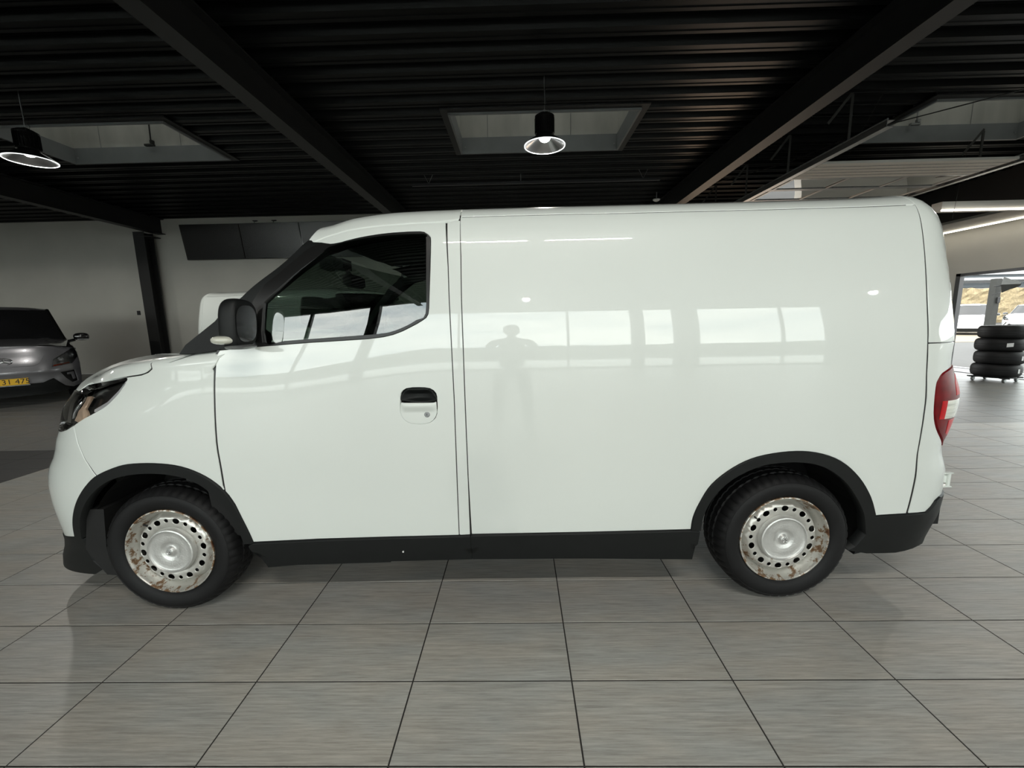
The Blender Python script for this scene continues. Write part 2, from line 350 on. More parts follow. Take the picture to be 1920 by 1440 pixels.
PG={'archF':[(-1.9127,0.3295),(-1.8945,0.3985),(-1.8544,0.4907),(-1.8131,0.5646),(-1.7760,0.6217),(-1.7392,0.6689),(-1.6902,0.7043),(-1.6320,0.7282),(-1.5477,0.7324),(-1.4721,0.7149),(-1.4118,0.6656),(-1.3711,0.5891),(-1.3485,0.4949),(-1.3185,0.3806),(-1.3051,0.3154)],
'archFi':[(-1.8702,0.3334),(-1.8513,0.4045),(-1.8175,0.4859),(-1.7763,0.5534),(-1.7264,0.6158),(-1.6788,0.6571),(-1.6203,0.6812),(-1.5550,0.6882),(-1.4946,0.6789),(-1.4399,0.6480),(-1.3966,0.5766),(-1.3693,0.4818),(-1.3544,0.3959),(-1.3440,0.3132)],
'gapF':[(-1.3665,1.2760),(-1.3499,1.2078),(-1.3539,1.1375),(-1.3630,0.9976),(-1.3701,0.8272),(-1.3699,0.6983),(-1.3711,0.5891)],
'gapFA':[(-1.3339,1.2441),(-1.3440,1.2141),(-1.3540,1.1440),(-1.3630,1.0006),(-1.3701,0.8272),(-1.3699,0.6983),(-1.3711,0.5891)],
'bumpgap':[(-1.8921,0.8958),(-1.8324,0.8026),(-1.8033,0.7473),(-1.7392,0.6689)],
'headlamp':[(-2.0334,0.8679),(-2.0105,0.9063),(-1.9683,0.9653),(-1.9718,1.0198),(-1.9601,1.0711),(-1.9365,1.1070),(-1.8997,1.1306),(-1.7459,1.1491),(-1.6486,1.1534),(-1.6626,1.1228),(-1.6834,1.0837),(-1.7106,1.0450),(-1.7366,1.0098),(-1.7831,0.9766),(-1.8395,0.9448),(-1.8948,0.9118),(-1.9557,0.8823)],
'hoodgap':[(-1.9910,1.0789),(-1.9618,1.1216),(-1.9092,1.1470),(-1.8556,1.1338),(-1.7476,1.1558),(-1.6518,1.1624),(-1.5801,1.1663),(-1.5482,1.1747),(-1.5267,1.1886),(-1.5182,1.2822)],
'bumptop':[(-2.0424,0.8558),(-1.9557,0.8823),(-1.8948,0.9118)],
'bumpbot':[(-2.0667,0.2987),(-1.9127,0.3295)],
'skirt':[(-1.8702,0.3334),(-1.8684,0.2660),(-1.8471,0.2061),(-1.7939,0.1808)],
'doortop':[(-0.3223,1.8144),(-0.4303,1.8171),(-0.5477,1.8162),(-0.6423,1.8184),(-0.7375,1.8210),(-0.8097,1.8230),(-0.8711,1.8274),(-0.9256,1.8106)],
'doorgapR':[(-0.3223,1.8144),(-0.3127,1.5952),(-0.3108,1.4478),(-0.3066,1.2637),(-0.3049,1.1237),(-0.3040,0.9799),(-0.3084,0.6239),(-0.3129,0.3363)],
'sillD':[(-1.3051,0.3154),(-0.9822,0.3266),(-0.6485,0.3315),(-0.3129,0.3363)],
'winO':[(-1.3311,1.2487),(-1.1814,1.2551),(-0.9219,1.2709),(-0.6680,1.2822),(-0.5582,1.2985),(-0.4828,1.3292),(-0.4286,1.3580),(-0.4048,1.3828),(-0.3985,1.4495),(-0.3912,1.5975),(-0.3879,1.7212),(-0.3927,1.7450),(-0.4092,1.7618),(-0.4351,1.7712),(-0.5517,1.7730),(-0.6968,1.7686),(-0.7860,1.7622),(-0.8371,1.7729)],
'winI':[(-1.1267,1.4484),(-1.0545,1.5311),(-0.9637,1.6502),(-0.8587,1.7414),(-0.8138,1.7487),(-0.7686,1.7483),(-0.6959,1.7516),(-0.5510,1.7538),(-0.4346,1.7523),(-0.4160,1.7488),(-0.4065,1.7273),(-0.4081,1.5472),(-0.4140,1.3853),(-0.4541,1.3585),(-0.4988,1.3341),(-0.5717,1.3079),(-0.6672,1.2983),(-0.9210,1.2847),(-1.0400,1.2778),(-1.1357,1.2727)],
'pillar':[(-1.3313,1.2464),(-1.4356,1.2289),(-1.3810,1.3218),(-1.3086,1.4119),(-1.2633,1.4488),(-1.2234,1.4798),(-1.1035,1.6395),(-1.0163,1.7565),(-0.9510,1.8302),(-0.9262,1.8140)],
'gap2':[(-0.2616,1.8655),(-0.2567,1.6446),(-0.2577,1.4467),(-0.2556,1.2627),(-0.2557,1.1227),(-0.2561,0.9300),(-0.2567,0.6229),(-0.2541,0.3380)],
'btop':[(-0.3181,1.8237),(-0.2618,1.8243)],
'railtop':[(-0.2616,1.8655)],
'sillB':[(-0.3053,0.3361),(-0.2592,0.3381)],
'sideBot':[(-0.2490,0.3379),(0.2974,0.3383),(0.7941,0.3427)],
'archR':[(0.7967,0.3426),(0.8006,0.4090),(0.8240,0.4843),(0.8727,0.5789),(0.9635,0.6596),(1.0682,0.7097),(1.2113,0.7327),(1.3336,0.7251),(1.4489,0.6840),(1.5421,0.6057),(1.6143,0.5042),(1.6594,0.3999)],
'archRi':[(0.8375,0.3418),(0.8447,0.4223),(0.8683,0.4917),(0.9116,0.5592),(0.9844,0.6221),(1.0966,0.6727),(1.2415,0.6855),(1.3667,0.6621),(1.4756,0.5910),(1.5568,0.4916),(1.6105,0.3924),(1.6337,0.3045)],
'gap3':[(1.7621,0.4072),(1.7635,0.5267),(1.7638,0.7640),(1.7567,1.0356),(1.7479,1.2236),(1.7413,1.4072),(1.7380,1.5916),(1.7346,1.7091),(1.7345,1.7841),(1.7368,1.8350)],
'sideTop':[(-0.2532,1.8446),(0.0627,1.8454),(0.4153,1.8417),(0.8846,1.8405),(1.2359,1.8402),(1.4696,1.8397),(1.7003,1.8351)],
'rearBotL':[(1.6594,0.3999),(1.7621,0.4072)],
'rearBot2':[(1.8130,0.4063),(1.8287,0.4299),(1.8416,0.4593),(1.8632,0.4729)],
'cornersplit':[(1.7482,1.2190),(1.8425,1.2191)],
'lamp':[(1.8428,1.0956),(1.8090,1.0799),(1.7943,1.0548),(1.7871,1.0289),(1.7851,0.9613),(1.7949,0.8742),(1.8197,0.8078),(1.8663,0.7472)],
'rearlow':[(1.6337,0.3045),(1.6180,0.2598),(1.5975,0.2140),(1.5656,0.2178)],
'handle':[(-0.5398,1.0063),(-0.5365,1.0208),(-0.5210,1.0421),(-0.4943,1.0536),(-0.4353,1.0525),(-0.4099,1.0424),(-0.3899,1.0179),(-0.3859,1.0033),(-0.4620,1.0000)],
'cup':[(-0.5420,1.0088),(-0.5378,1.0377),(-0.5128,1.0588),(-0.4584,1.0625),(-0.4092,1.0568),(-0.3843,1.0347),(-0.3813,1.0008),(-0.3842,0.9448),(-0.4026,0.9131),(-0.4369,0.8989),(-0.4967,0.9001),(-0.5312,0.9206),(-0.5456,0.9553)],
'lock':[(-0.4272,0.9432)],
'rockF':[(-1.3466,0.1763),(-1.1215,0.1875),(-0.6630,0.1935),(-0.3156,0.1955)],
'rockR':[(-0.3078,0.1954),(0.3023,0.1916),(0.8293,0.1832)]}

# =====================================================================
#                               SETTING
# =====================================================================
def struct(o): o['kind'] = 'structure'; return o
XL, XR = -19.0, 10.5
# floor: recessed grout slab, every tile a piece of its own
slab = struct(MB().box(((XL+XR)/2, (FY+BW)/2, -.0517), (XR-XL, BW-FY, .10)).build('floor', m_grout))
TX0, TY0, TW, TD = .1787, 1.0591, .6, .3
def tile_mesh(mt, name):
    o = MB().bbox((0, 0, -.004), (TW-.0055, TD-.0055, .008), .0007).build(name, mt, None); me = o.data; bpy.data.objects.remove(o); return me
m_tile2 = m_tile.copy(); m_tile2.name = 'darker_floor_tile'
for n_ in m_tile2.node_tree.nodes:
    if n_.type == 'VALTORGB' and n_.color_ramp.elements[0].color[0] < .3:
        n_.color_ramp.elements[0].color = (.125, .121, .113, 1); n_.color_ramp.elements[1].color = (.215, .21, .197, 1)
TM = {'a': (m_tile, tile_mesh(m_tile, 'floor_tile')), 'b': (m_carpet, tile_mesh(m_carpet, 'floor_tile')), 'c': (m_tile2, tile_mesh(m_tile2, 'floor_tile'))}
def tproj(x, y):
    d = Vector((x, y, -HC)); z = d.dot(fw)
    if z < .2: return None
    return (960+771*d.dot(r2)/z, 720-771*d.dot(u2)/z)
tiles = []
for i in range(-32, 17):
    for j in range(-34, 36):
        cx, cy = TX0+TW*(i+.5), TY0+TD*(j+.5)
        if not (XL+.3 < cx < XR-.3 and FY+.15 < cy < BW-.15): continue
        k = 'a'
        if cx < -4.6 and cy < 4.36: k = 'b'
        elif (cy > 4.96 and cx > 1) or (cx < -4.6 and cy > 4.36): k = 'c'  # far-left zone: weaker light put into a darker tile colour
        P = [tproj(cx+a*TW/2, cy+b*TD/2) for a, b in ((-1, -1), (1, -1), (1, 1), (-1, 1))]
        area = 0
        if all(P):
            xs = [p[0] for p in P]; ys = [p[1] for p in P]
            if max(xs) > 0 and min(xs) < 1920 and min(ys) < 1440 and max(ys) > 0:
                area = abs(sum(P[a][0]*P[(a+1) % 4][1]-P[(a+1) % 4][0]*P[a][1] for a in range(4)))/2
                xi = cx*1.8/cy
                if cy > 2.35 and -2.0 < xi < 1.95: area = 0
                elif cy > 3.6: area *= .8
        tiles.append((area, cx, cy, k))
tiles.sort(key=lambda t: -t[0])
rest = {'a': MB(), 'b': MB(), 'c': MB()}
for n, (a, cx, cy, k) in enumerate(tiles):
    if n < 300 and a > 0:
        o = bpy.data.objects.new('floor_tile', TM[k][1]); o.location = (cx, cy, 0); link(o, slab)
    else: rest[k].bbox((cx, cy, -.004), (TW-.0055, TD-.0055, .008), .0007)
for k in rest:
    if rest[k].v: tag(rest[k].build('floor_tile', TM[k][0], slab), kind='stuff')

# roof deck of trapezoid sheets with three skylight openings
HX = [(-7.90, -5.08), (-.96, 1.80), (5.90, 8.65)]; HY = (6.38, 7.80)
PIT = .3355
def deck(mb, x0, x1, y0, y1):
    ys = []
    k = math.floor((y0-4.83)/PIT)-1
    while True:
        b = 4.83+k*PIT
        for dy, dz in ((-.075, 0), (-.03, 0), (-.022, .008), (.022, .008), (.03, 0), (.075, 0), (.105, .075), (.175, .075), (.18, .085), (.21, .085), (.215, .075), (.23, .075)): ys.append((b+dy, CZ+dz))
        if b > y1: break
        k += 1
    pts = [(y0, np.interp(y0, [p[0] for p in ys], [p[1] for p in ys]))]+[p for p in ys if y0 < p[0] < y1]+[(y1, np.interp(y1, [p[0] for p in ys], [p[1] for p in ys]))]
    V = []; F = []
    for y, z in pts: V += [(x0, y, z), (x1, y, z)]
    for i in range(len(pts)-1): F.append((2*i, 2*i+1, 2*i+3, 2*i+2))
    mb.add(V, F)
mb = MB(); xs = [XL]+[v for h in HX for v in h]+[XR]
for a in range(0, len(xs)-1):
    if a % 2 == 0: deck(mb, xs[a], xs[a+1], FY, BW)
    else: deck(mb, xs[a], xs[a+1], FY, HY[0]); deck(mb, xs[a], xs[a+1], HY[1], BW)
ceil = struct(mesh('ceiling', mb.v, mb.f, m_deck))
# roof build-up above the deck keeps daylight out
mb = MB()
for a in range(0, len(xs)-1):
    x0_, x1_ = (xs[a]+(.05 if a else 0), xs[a+1]-(.05 if a < len(xs)-2 else 0)) if a % 2 == 0 else (xs[a]-.05, xs[a+1]+.05)
    if a % 2 == 0: mb.box(((x0_+x1_)/2, (FY+BW)/2, CZ+.25), (x1_-x0_, BW-FY+.6, .3))
    else:
        mb.box(((x0_+x1_)/2, (FY-.3+HY[0]-.05)/2, CZ+.25), (x1_-x0_, HY[0]-.05-FY+.3, .3)); mb.box(((x0_+x1_)/2, (HY[1]+.05+BW+.3)/2, CZ+.25), (x1_-x0_, BW+.25-HY[1], .3))
mb.build('roof_slab', m_beam, ceil)
# screws in the deck
mb = MB()
for k in range(-6, 12):
    for yy in (4.83+PIT*1.45, 4.83+PIT*4.45): mb.box((-1.4+.42*k, yy, CZ+.07), (.012, .012, .03))
tag(mb.build('deck_screw', m_galv, ceil), kind='stuff')
# skylights
m_dome = bpy.data.materials.new('milky_dome'); m_dome.use_nodes = True; t_ = m_dome.node_tree; t_.nodes.clear()
o_ = t_.nodes.new('ShaderNodeOutputMaterial'); d_ = t_.nodes.new('ShaderNodeBsdfTranslucent'); d_.inputs['Color'].default_value = (.25, .25, .24, 1); t_.links.new(d_.outputs[0], o_.inputs['Surface'])
for n, (a, b) in enumerate(HX):
    y0, y1 = HY; zt = CZ+1.0; t = .03
    w = MB(); w.box(((a+b)/2, y0-t/2, (CZ+zt)/2+.1), (b-a+2*t, t, zt-CZ-.2)); w.box(((a+b)/2, y1+t/2, (CZ+zt)/2+.1), (b-a+2*t, t, zt-CZ-.2))
    w.box((a-t/2, (y0+y1)/2, (CZ+zt)/2+.1), (t, y1-y0, zt-CZ-.2)); w.box((b+t/2, (y0+y1)/2, (CZ+zt)/2+.1), (t, y1-y0, zt-CZ-.2))
    k = struct(w.build('window_%d' % (n+1), m_well))
    f = MB()
    for (c, d) in (((a+b)/2, y0+.015), ((a+b)/2, y1-.015)): f.box((c, d, CZ+.08), (b-a-.04, .03, .26))
    for c in (a+.015, b-.015): f.box((c, (y0+y1)/2, CZ+.08), (.03, y1-y0, .26))
    f.build('flashing', m_wellf, k)
    f = MB()
    for d in (y0-.05, y1+.05): f.box(((a+b)/2, d, CZ-.012), (b-a+.2, .10, .02))
    for c in (a-.05, b+.05): f.box((c, (y0+y1)/2, CZ-.012), (.10, y1-y0, .02))
    f.build('trim_angle', m_beam, k)
    for c in (a+.08, b-.08): MB().box((c, y1-.035, CZ+.05), (.022, .01, .022)).build('screw', m_galv, k)
    MB().box(((a+b)/2, (y0+y1)/2, zt), (b-a+.1, y1-y0+.1, .02)).build('skylight_pane', m_dome, k)
    if n != 1:
        c = a+.95 if n == 2 else b-1.30
        w = MB(); w.tube([(c, y1-.10, zt-.05), (c-.02, y1-.10, CZ+.26)], .012); w.box((c, y1-.10, CZ+.25), (.05, .05, .05)); w.box((c-.05, y1-.10, CZ+.2), (.16, .05, .03))
        w.build('opener_rod', m_galv if n else m_cable, k)
    w = MB(); w.tube([((a+b)/2-.9, y1-.01, CZ+.2), ((a+b)/2-.9, y1-.01, zt-.1)], .004, 5); w.tube([((a+b)/2+.55, y1-.01, CZ+.2), ((a+b)/2+.55, y1-.01, zt-.1)], .004, 5)
    w.build('lining_joint', m_wellf, k)

# walls
def wallbox(name, c, d, m=m_wall): return struct(MB().box(c, d).build(name, m))
DX0, DX1, DZ = 4.62, 7.70, 3.35
wb = MB(); wb.box(((XL+DX0)/2, BW+.15, CZ/2+.2), (DX0-XL, .3, CZ+.4)); wb.box(((DX1+XR)/2, BW+.15, CZ/2+.2), (XR-DX1, .3, CZ+.4)); wb.box(((DX0+DX1)/2, BW+.15, (DZ+CZ+.4)/2), (DX1-DX0, .3, CZ+.4-DZ))
struct(wb.build('wall_back', m_wall))
wallbox('wall_left', (XL-.15, (FY+BW)/2, CZ/2+.2), (.3, BW-FY+.6, CZ+.4))
OY0, OY1, OZ = -2.0, 10.27, 2.22
wr = MB(); T = .10
wr.box((XR+T/2, (FY+OY0)/2, 1.75), (T, OY0-FY, 3.5)); wr.box((XR+T/2, (OY1+BW+.3)/2, 1.75), (T, BW+.3-OY1, 3.5)); wr.box((XR+T/2, (OY0+OY1)/2, (OZ+3.5)/2), (T, OY1-OY0, 3.5-OZ))
wr = struct(wr.build('wall_right', m_wall))
struct(MB().box((XR+T/2-.02, (FY+BW)/2, 4.1), (T, BW-FY+.6, 1.2)).build('wall_right_upper', m_beam))
# glazed opening in the right wall
wn = MB(); wn.box((XR+.03, OY1-.05, OZ/2), (.10, .10, OZ)); wn.box((XR+.03, (OY0+OY1)/2, OZ-.03), (.10, OY1-OY0, .06)); wn.box((XR+.03, OY0+.05, OZ/2), (.10, .10, OZ))
wn = struct(wn.build('window_4', m_frame))
MB().box((XR+.03, 8.78, OZ/2), (.012, .012, OZ)).build('pane_joint', m_alu, wn)
MB().box((XR+.05, (OY0+8.78)/2, OZ/2), (.012, 8.78-OY0, OZ-.06)).build('glass_pane', g_win, wn)
tag(struct(MB().box((XR-.38, 9.2, .006), (.62, 2.5, .012)).build('trim_1', m_frame)))
struct(MB().box((XR+.02, 9.3, .012), (.16, 2.1, .024)).build('trim_2', m_alu))
# lowered soffit frame with LED lines
sf = MB(); sf.box((9.2, 8.30, 3.285), (2.55, .2, .155)); sf.box((10.37, 9.6, 3.30), (.22, 3.4, .19))
sf = struct(sf.build('trim_3', m_soffit))
# glazed front wall behind the camera
fr = MB(); fw0, fw1, ft = .06, 4.12, .3
fr.box(((XL+XR)/2, FY-.15, fw0/2), (XR-XL, ft, fw0)); fr.box(((XL+XR)/2, FY-.15, (fw1+CZ+.4)/2), (XR-XL, ft, CZ+.4-fw1))
for x, wd in ((XL+.3, .6), (-12.5, .3), (-4.85, .36), (4.0, .34), (5.5, .70), (XR-.3, .6)): fr.box((x, FY-.15, (fw0+fw1)/2), (wd, ft, fw1-fw0))
wf = struct(fr.build('wall_front', m_beam))
mx_ = MB()
for x in (-16, -9.5, -7.0, -1.5, 1.85, 8.5): mx_.box((x, FY-.15, (fw0+fw1)/2), (.07, .10, fw1-fw0))
mx_.build('window_mullion', m_frame, wf)
MB().box(((XL+XR)/2, FY-.15, (fw0+fw1)/2), (XR-XL, .012, fw1-fw0)).build('glass_pane', g_win, wf)
# outside
struct(MB().box((12, 20, -.09), (260, 260, .08)).build('ground', m_pave))
struct(MB().box((32, 30, -.045), (26, 22, .02), rz=.0).build('ground_gravel', m_sand))
struct(MB().box((4.5, 21, -.045), (9, 16, .02)).build('ground_warm_patch', m_warmpatch))  # unseen warm patch, added to tint the reflection in the door panes
struct(MB().box((0, -13.4, -.045), (90, 8.0, .02)).build('ground_forecourt', m_fore))

# steel frame: three beams across the deck, a column at the back wall
def ibeam(name, x, z0, h, w, m, y0, y1):
    b = MB(); b.box((x, (y0+y1)/2, z0+.01), (w, y1-y0, .02)); b.box((x, (y0+y1)/2, z0+h-.01), (w, y1-y0, .02)); b.box((x, (y0+y1)/2, z0+h/2), (.014, y1-y0, h-.04))
    return b.build(name, m)
BZ = 3.885
for x, nm in ((-9.95, 'trim_4'), (-3.04, 'trim_5'), (3.75, 'trim_6')):
    struct(ibeam(nm, x, BZ, CZ-BZ, .21, m_beam, FY, BW))
cb = MB(); cb.box((-10.22, BW-.45, BZ/2), (.30, .016, BZ)); cb.box((-10.22, BW-.16, BZ/2), (.30, .016, BZ)); cb.box((-10.22, BW-.305, BZ/2), (.012, .28, BZ)); cb.box((-10.1, BW-.3, BZ-.12), (.42, .34, .02))
struct(cb.build('trim_7', m_beam))

# =====================================================================
#                              THE WHITE VAN
# =====================================================================
K = .97
VAN_LABEL = 'white panel van seen side on, its cargo side without windows, on the tiled floor'
van = empty('panel_van', (0, YC*K, 0), TH, VAN_LABEL, 'van')
def bump(u, v):
    u = np.asarray(u, float); v = np.asarray(v, float)
    sh = .17*sst((-.30-u)/.95)*sst((v-.5)/.45)*sst((2.0-v)/.45)
    return np.interp(v+sh, SA, WA)-np.interp(v, SA, WA)
def lpos(u, v, front=False, off=0.0):
    """point of the near side in van coordinates; off = outward distance"""
    u = np.atleast_1d(np.asarray(u, float)); v = np.atleast_1d(np.asarray(v, float))
    def raw(u, v):
        x, w, z = local(u, v, front)
        bb = bump(u, v)*sst((u+2.0)/.5)
        if front: bb = bb*sst((1.22-v)/.10)
        w = w+bb
        return np.stack([K*x, -K*w, K*z+HC*(1-K)], -1)
    P = raw(u, v); h = 2e-3
    uu = np.clip(u, UF+h*1.5, UE-h*1.5)
    a = raw(uu+h, v)-raw(uu-h, v); b = raw(u, v+h)-raw(u, v-h)
    n = np.cross(a, b); n /= np.maximum(np.linalg.norm(n, axis=-1, keepdims=True), 1e-12)
    return P+n*off, n
def resample(pts, step):
    out = []
    for i in range(len(pts)):
        a = np.array(pts[i]); b = np.array(pts[(i+1) % len(pts)]); n = max(1, int(np.ceil(np.linalg.norm(b-a)/step)))
        for k in range(n): out.append(a+(b-a)*k/n)
    return np.array(out)
def smooth_open(pts, n=4):
    """Catmull-Rom through an open run of points"""
    P = [np.array(p, float) for p in pts]; out = []
    for i in range(len(P)-1):
        p0 = P[max(i-1, 0)]; p1 = P[i]; p2 = P[i+1]; p3 = P[min(i+2, len(P)-1)]
        for k in range(n):
            t = k/n; out.append(tuple(.5*((2*p1)+(-p0+p2)*t+(2*p0-5*p1+4*p2-p3)*t*t+(-p0+3*p1-3*p2+p3)*t**3)))
    out.append(tuple(P[-1])); return out
def area2(p): return sum(p[i][0]*p[(i+1) % len(p)][1]-p[(i+1) % len(p)][0]*p[i][1] for i in range(len(p)))/2
def inset(P, g):
    P = np.array(P); n = len(P); Q = P.copy(); s = 1 if area2(P) > 0 else -1
    for i in range(n):
        a = P[i]-P[i-1]; b = P[(i+1) % n]-P[i]
        na = np.array([-a[1], a[0]])*s/max(np.linalg.norm(a), 1e-9); nb = np.array([-b[1], b[0]])*s/max(np.linalg.norm(b), 1e-9)
        m = na+nb; l = np.linalg.norm(m)
        if l < .2: Q[i] = P[i]+na*g
        else: m /= l; Q[i] = P[i]+m*g/max(m@na, .45)
    return Q
def pip(pt, poly):
    x, y = pt; c = False; n = len(poly); j = n-1
    for i in range(n):
        if (poly[i][1] > y) != (poly[j][1] > y) and x < (poly[j][0]-poly[i][0])*(y-poly[i][1])/(poly[j][1]-poly[i][1])+poly[i][0]: c = not c
        j = i
    return c
def segd(pt, poly):
    P = np.array(poly); A = P; B = np.roll(P, -1, 0); d = B-A; t = np.clip(((pt-A)*d).sum(1)/np.maximum((d*d).sum(1), 1e-12), 0, 1)
    return np.sqrt((((A+d*t[:, None])-pt)**2).sum(1)).min()
def cdt(outer, holes, sp, esp=None):
    esp = esp or sp*.7
    rings = [resample(outer, esp)]+[resample(h, esp) for h in holes]
    V = []; E = []
    for r in rings:
        b = len(V); V += [Vector((float(p[0]), float(p[1]))) for p in r]; E += [(b+i, b+(i+1) % len(r)) for i in range(len(r))]
    R0 = rings[0]; x0, y0 = R0.min(0); x1, y1 = R0.max(0)
    nx = max(1, int((x1-x0)/sp)); ny = max(1, int((y1-y0)/sp)); allp = [r.tolist() for r in rings]
    for i in range(nx+1):
        for j in range(ny+1):
            p = np.array([x0+(x1-x0)*(i+.5*(j % 2))/max(nx, 1), y0+(y1-y0)*j/max(ny, 1)])
            if not pip(p, allp[0]) or any(pip(p, h) for h in allp[1:]): continue
            if min(segd(p, r) for r in rings) < .4*esp: continue
            V.append(Vector((float(p[0]), float(p[1]))))
    vo, eo, fo, *_ = delaunay_2d_cdt(V, E, [], 0, 1e-6)
    vo = np.array([(p.x, p.y) for p in vo]); F = []
    for f in fo:
        c = vo[list(f)].mean(0)
        if pip(c, allp[0]) and not any(pip(c, h) for h in allp[1:]):
            if area2([vo[i] for i in f]) < 0: f = list(f)[::-1]
            F.append(tuple(f))
    # boundary loops from edges used once
    cnt = {}
    for f in F:
        for i in range(len(f)):
            a, b = f[i], f[(i+1) % len(f)]; cnt[(a, b)] = 1
    bd = [(a, b) for (a, b) in cnt if (b, a) not in cnt]
    return vo, F, bd
def panel(name, poly, m, parent=None, front=False, off=0.0, thick=.026, gap=.0034, sp=.045, holes=(), side=1, fn=None, offfn=None, kids=None):
    """sheet on the body surface with returned edges; side=-1 gives the far side twin"""
    fn = fn or (lambda u, v, o: lpos(u, v, front, o))
    Q = inset(poly, gap) if gap else np.array(poly)
    hs = [inset(h, -gap) if gap else np.array(h) for h in holes]
    vo, F, bd = cdt(Q, hs, sp)
    o = off if offfn is None else off+offfn(vo[:, 0], vo[:, 1])
    o = np.broadcast_to(np.asarray(o, float), (len(vo),))
    P0, N0 = fn(vo[:, 0], vo[:, 1], 0.0)
    P = P0+N0*o[:, None]
    if offfn is not None:
        h = 2e-3
        def pp(u, v):
            q, n = fn(u, v, 0.0); return q+n*(off+offfn(u, v))[:, None]
        a = pp(vo[:, 0]+h, vo[:, 1])-pp(vo[:, 0]-h, vo[:, 1]); b = pp(vo[:, 0], vo[:, 1]+h)-pp(vo[:, 0], vo[:, 1]-h)
        NN = np.cross(a, b); NN /= np.maximum(np.linalg.norm(NN, axis=1, keepdims=True), 1e-12)
        NN *= np.where((NN*N0).sum(1) < 0, -1, 1)[:, None]
    else: NN = N0
    V = P.tolist(); NRM = NN.tolist(); faces = []
    # orientation test
    vote = sum(float(np.cross(P[f[1]]-P[f[0]], P[f[2]]-P[f[0]])@NN[f[0]]) for f in F); flip = vote < 0
    for f in F: faces.append(tuple(f[::-1]) if flip else tuple(f))
    if thick:
        r = .0018
        for a, b in bd:
            pa, pb = P[a], P[b]; na, nb = NN[a], NN[b]; e = pb-pa; ln = np.linalg.norm(e)
            if ln < 1e-9: continue
            outw = np.cross(e/ln, na) if not flip else np.cross(e/ln, na)
            c = P[list(F[0])].mean(0)
            outw /= max(np.linalg.norm(outw), 1e-9)
            if flip: outw = -outw
            i = len(V)
            V += [pa.tolist(), pb.tolist(), (pb-nb*r+outw*r*.6).tolist(), (pa-na*r+outw*r*.6).tolist(), (pb-nb*thick+outw*r*.6).tolist(), (pa-na*thick+outw*r*.6).tolist()]
            mid = (na+outw); mid /= np.linalg.norm(mid)
            NRM += [na.tolist(), nb.tolist(), mid.tolist(), mid.tolist(), outw.tolist(), outw.tolist()]
            q1 = (i, i+1, i+2, i+3); q2 = (i+3, i+2, i+4, i+5)
            if not flip: q1 = q1[::-1]; q2 = q2[::-1]
            faces += [q1, q2]
    if side < 0:
        V = [(x, -y, z) for x, y, z in V]; NRM = [(x, -y, z) for x, y, z in NRM]; faces = [f[::-1] for f in faces]
    ob = mesh(name, V, faces, m, parent, True)
    ob.data.normals_split_custom_set_from_vertices(NRM)
    return ob
g = {k: [tuple(p) for p in v] for k, v in PG.items()}
rev = lambda l: list(l)[::-1]
SO = smooth_open
archF = SO(g['archF']); archFi = SO(g['archFi']); archR = SO(g['archR']); archRi = SO(g['archRi'])
gapFA = SO(g['gapFA'], 3); gap3 = SO(g['gap3'], 3); gap2 = g['gap2']
# split the front arch outline: bumper | wing | door
iA = min(range(len(archF)), key=lambda i: np.hypot(archF[i][0]-g['bumpgap'][-1][0], archF[i][1]-g['bumpgap'][-1][1]))
iB = min(range(len(archF)), key=lambda i: np.hypot(archF[i][0]-g['gapFA'][-1][0], archF[i][1]-g['gapFA'][-1][1]))
aBump, aWing, aDoor = archF[:iA+1], archF[iA:iB+1], archF[iB:]
V_TOP = 2.18
winO = SO([g['winO'][0]]+g['winO'][1:], 2); winI = SO(g['winI']+[g['winI'][0]], 3)[:-1]
HL = SO(g['headlamp']+[g['headlamp'][0]], 3)[:-1]
hood = SO(g['hoodgap'], 3)
nearonly = {}
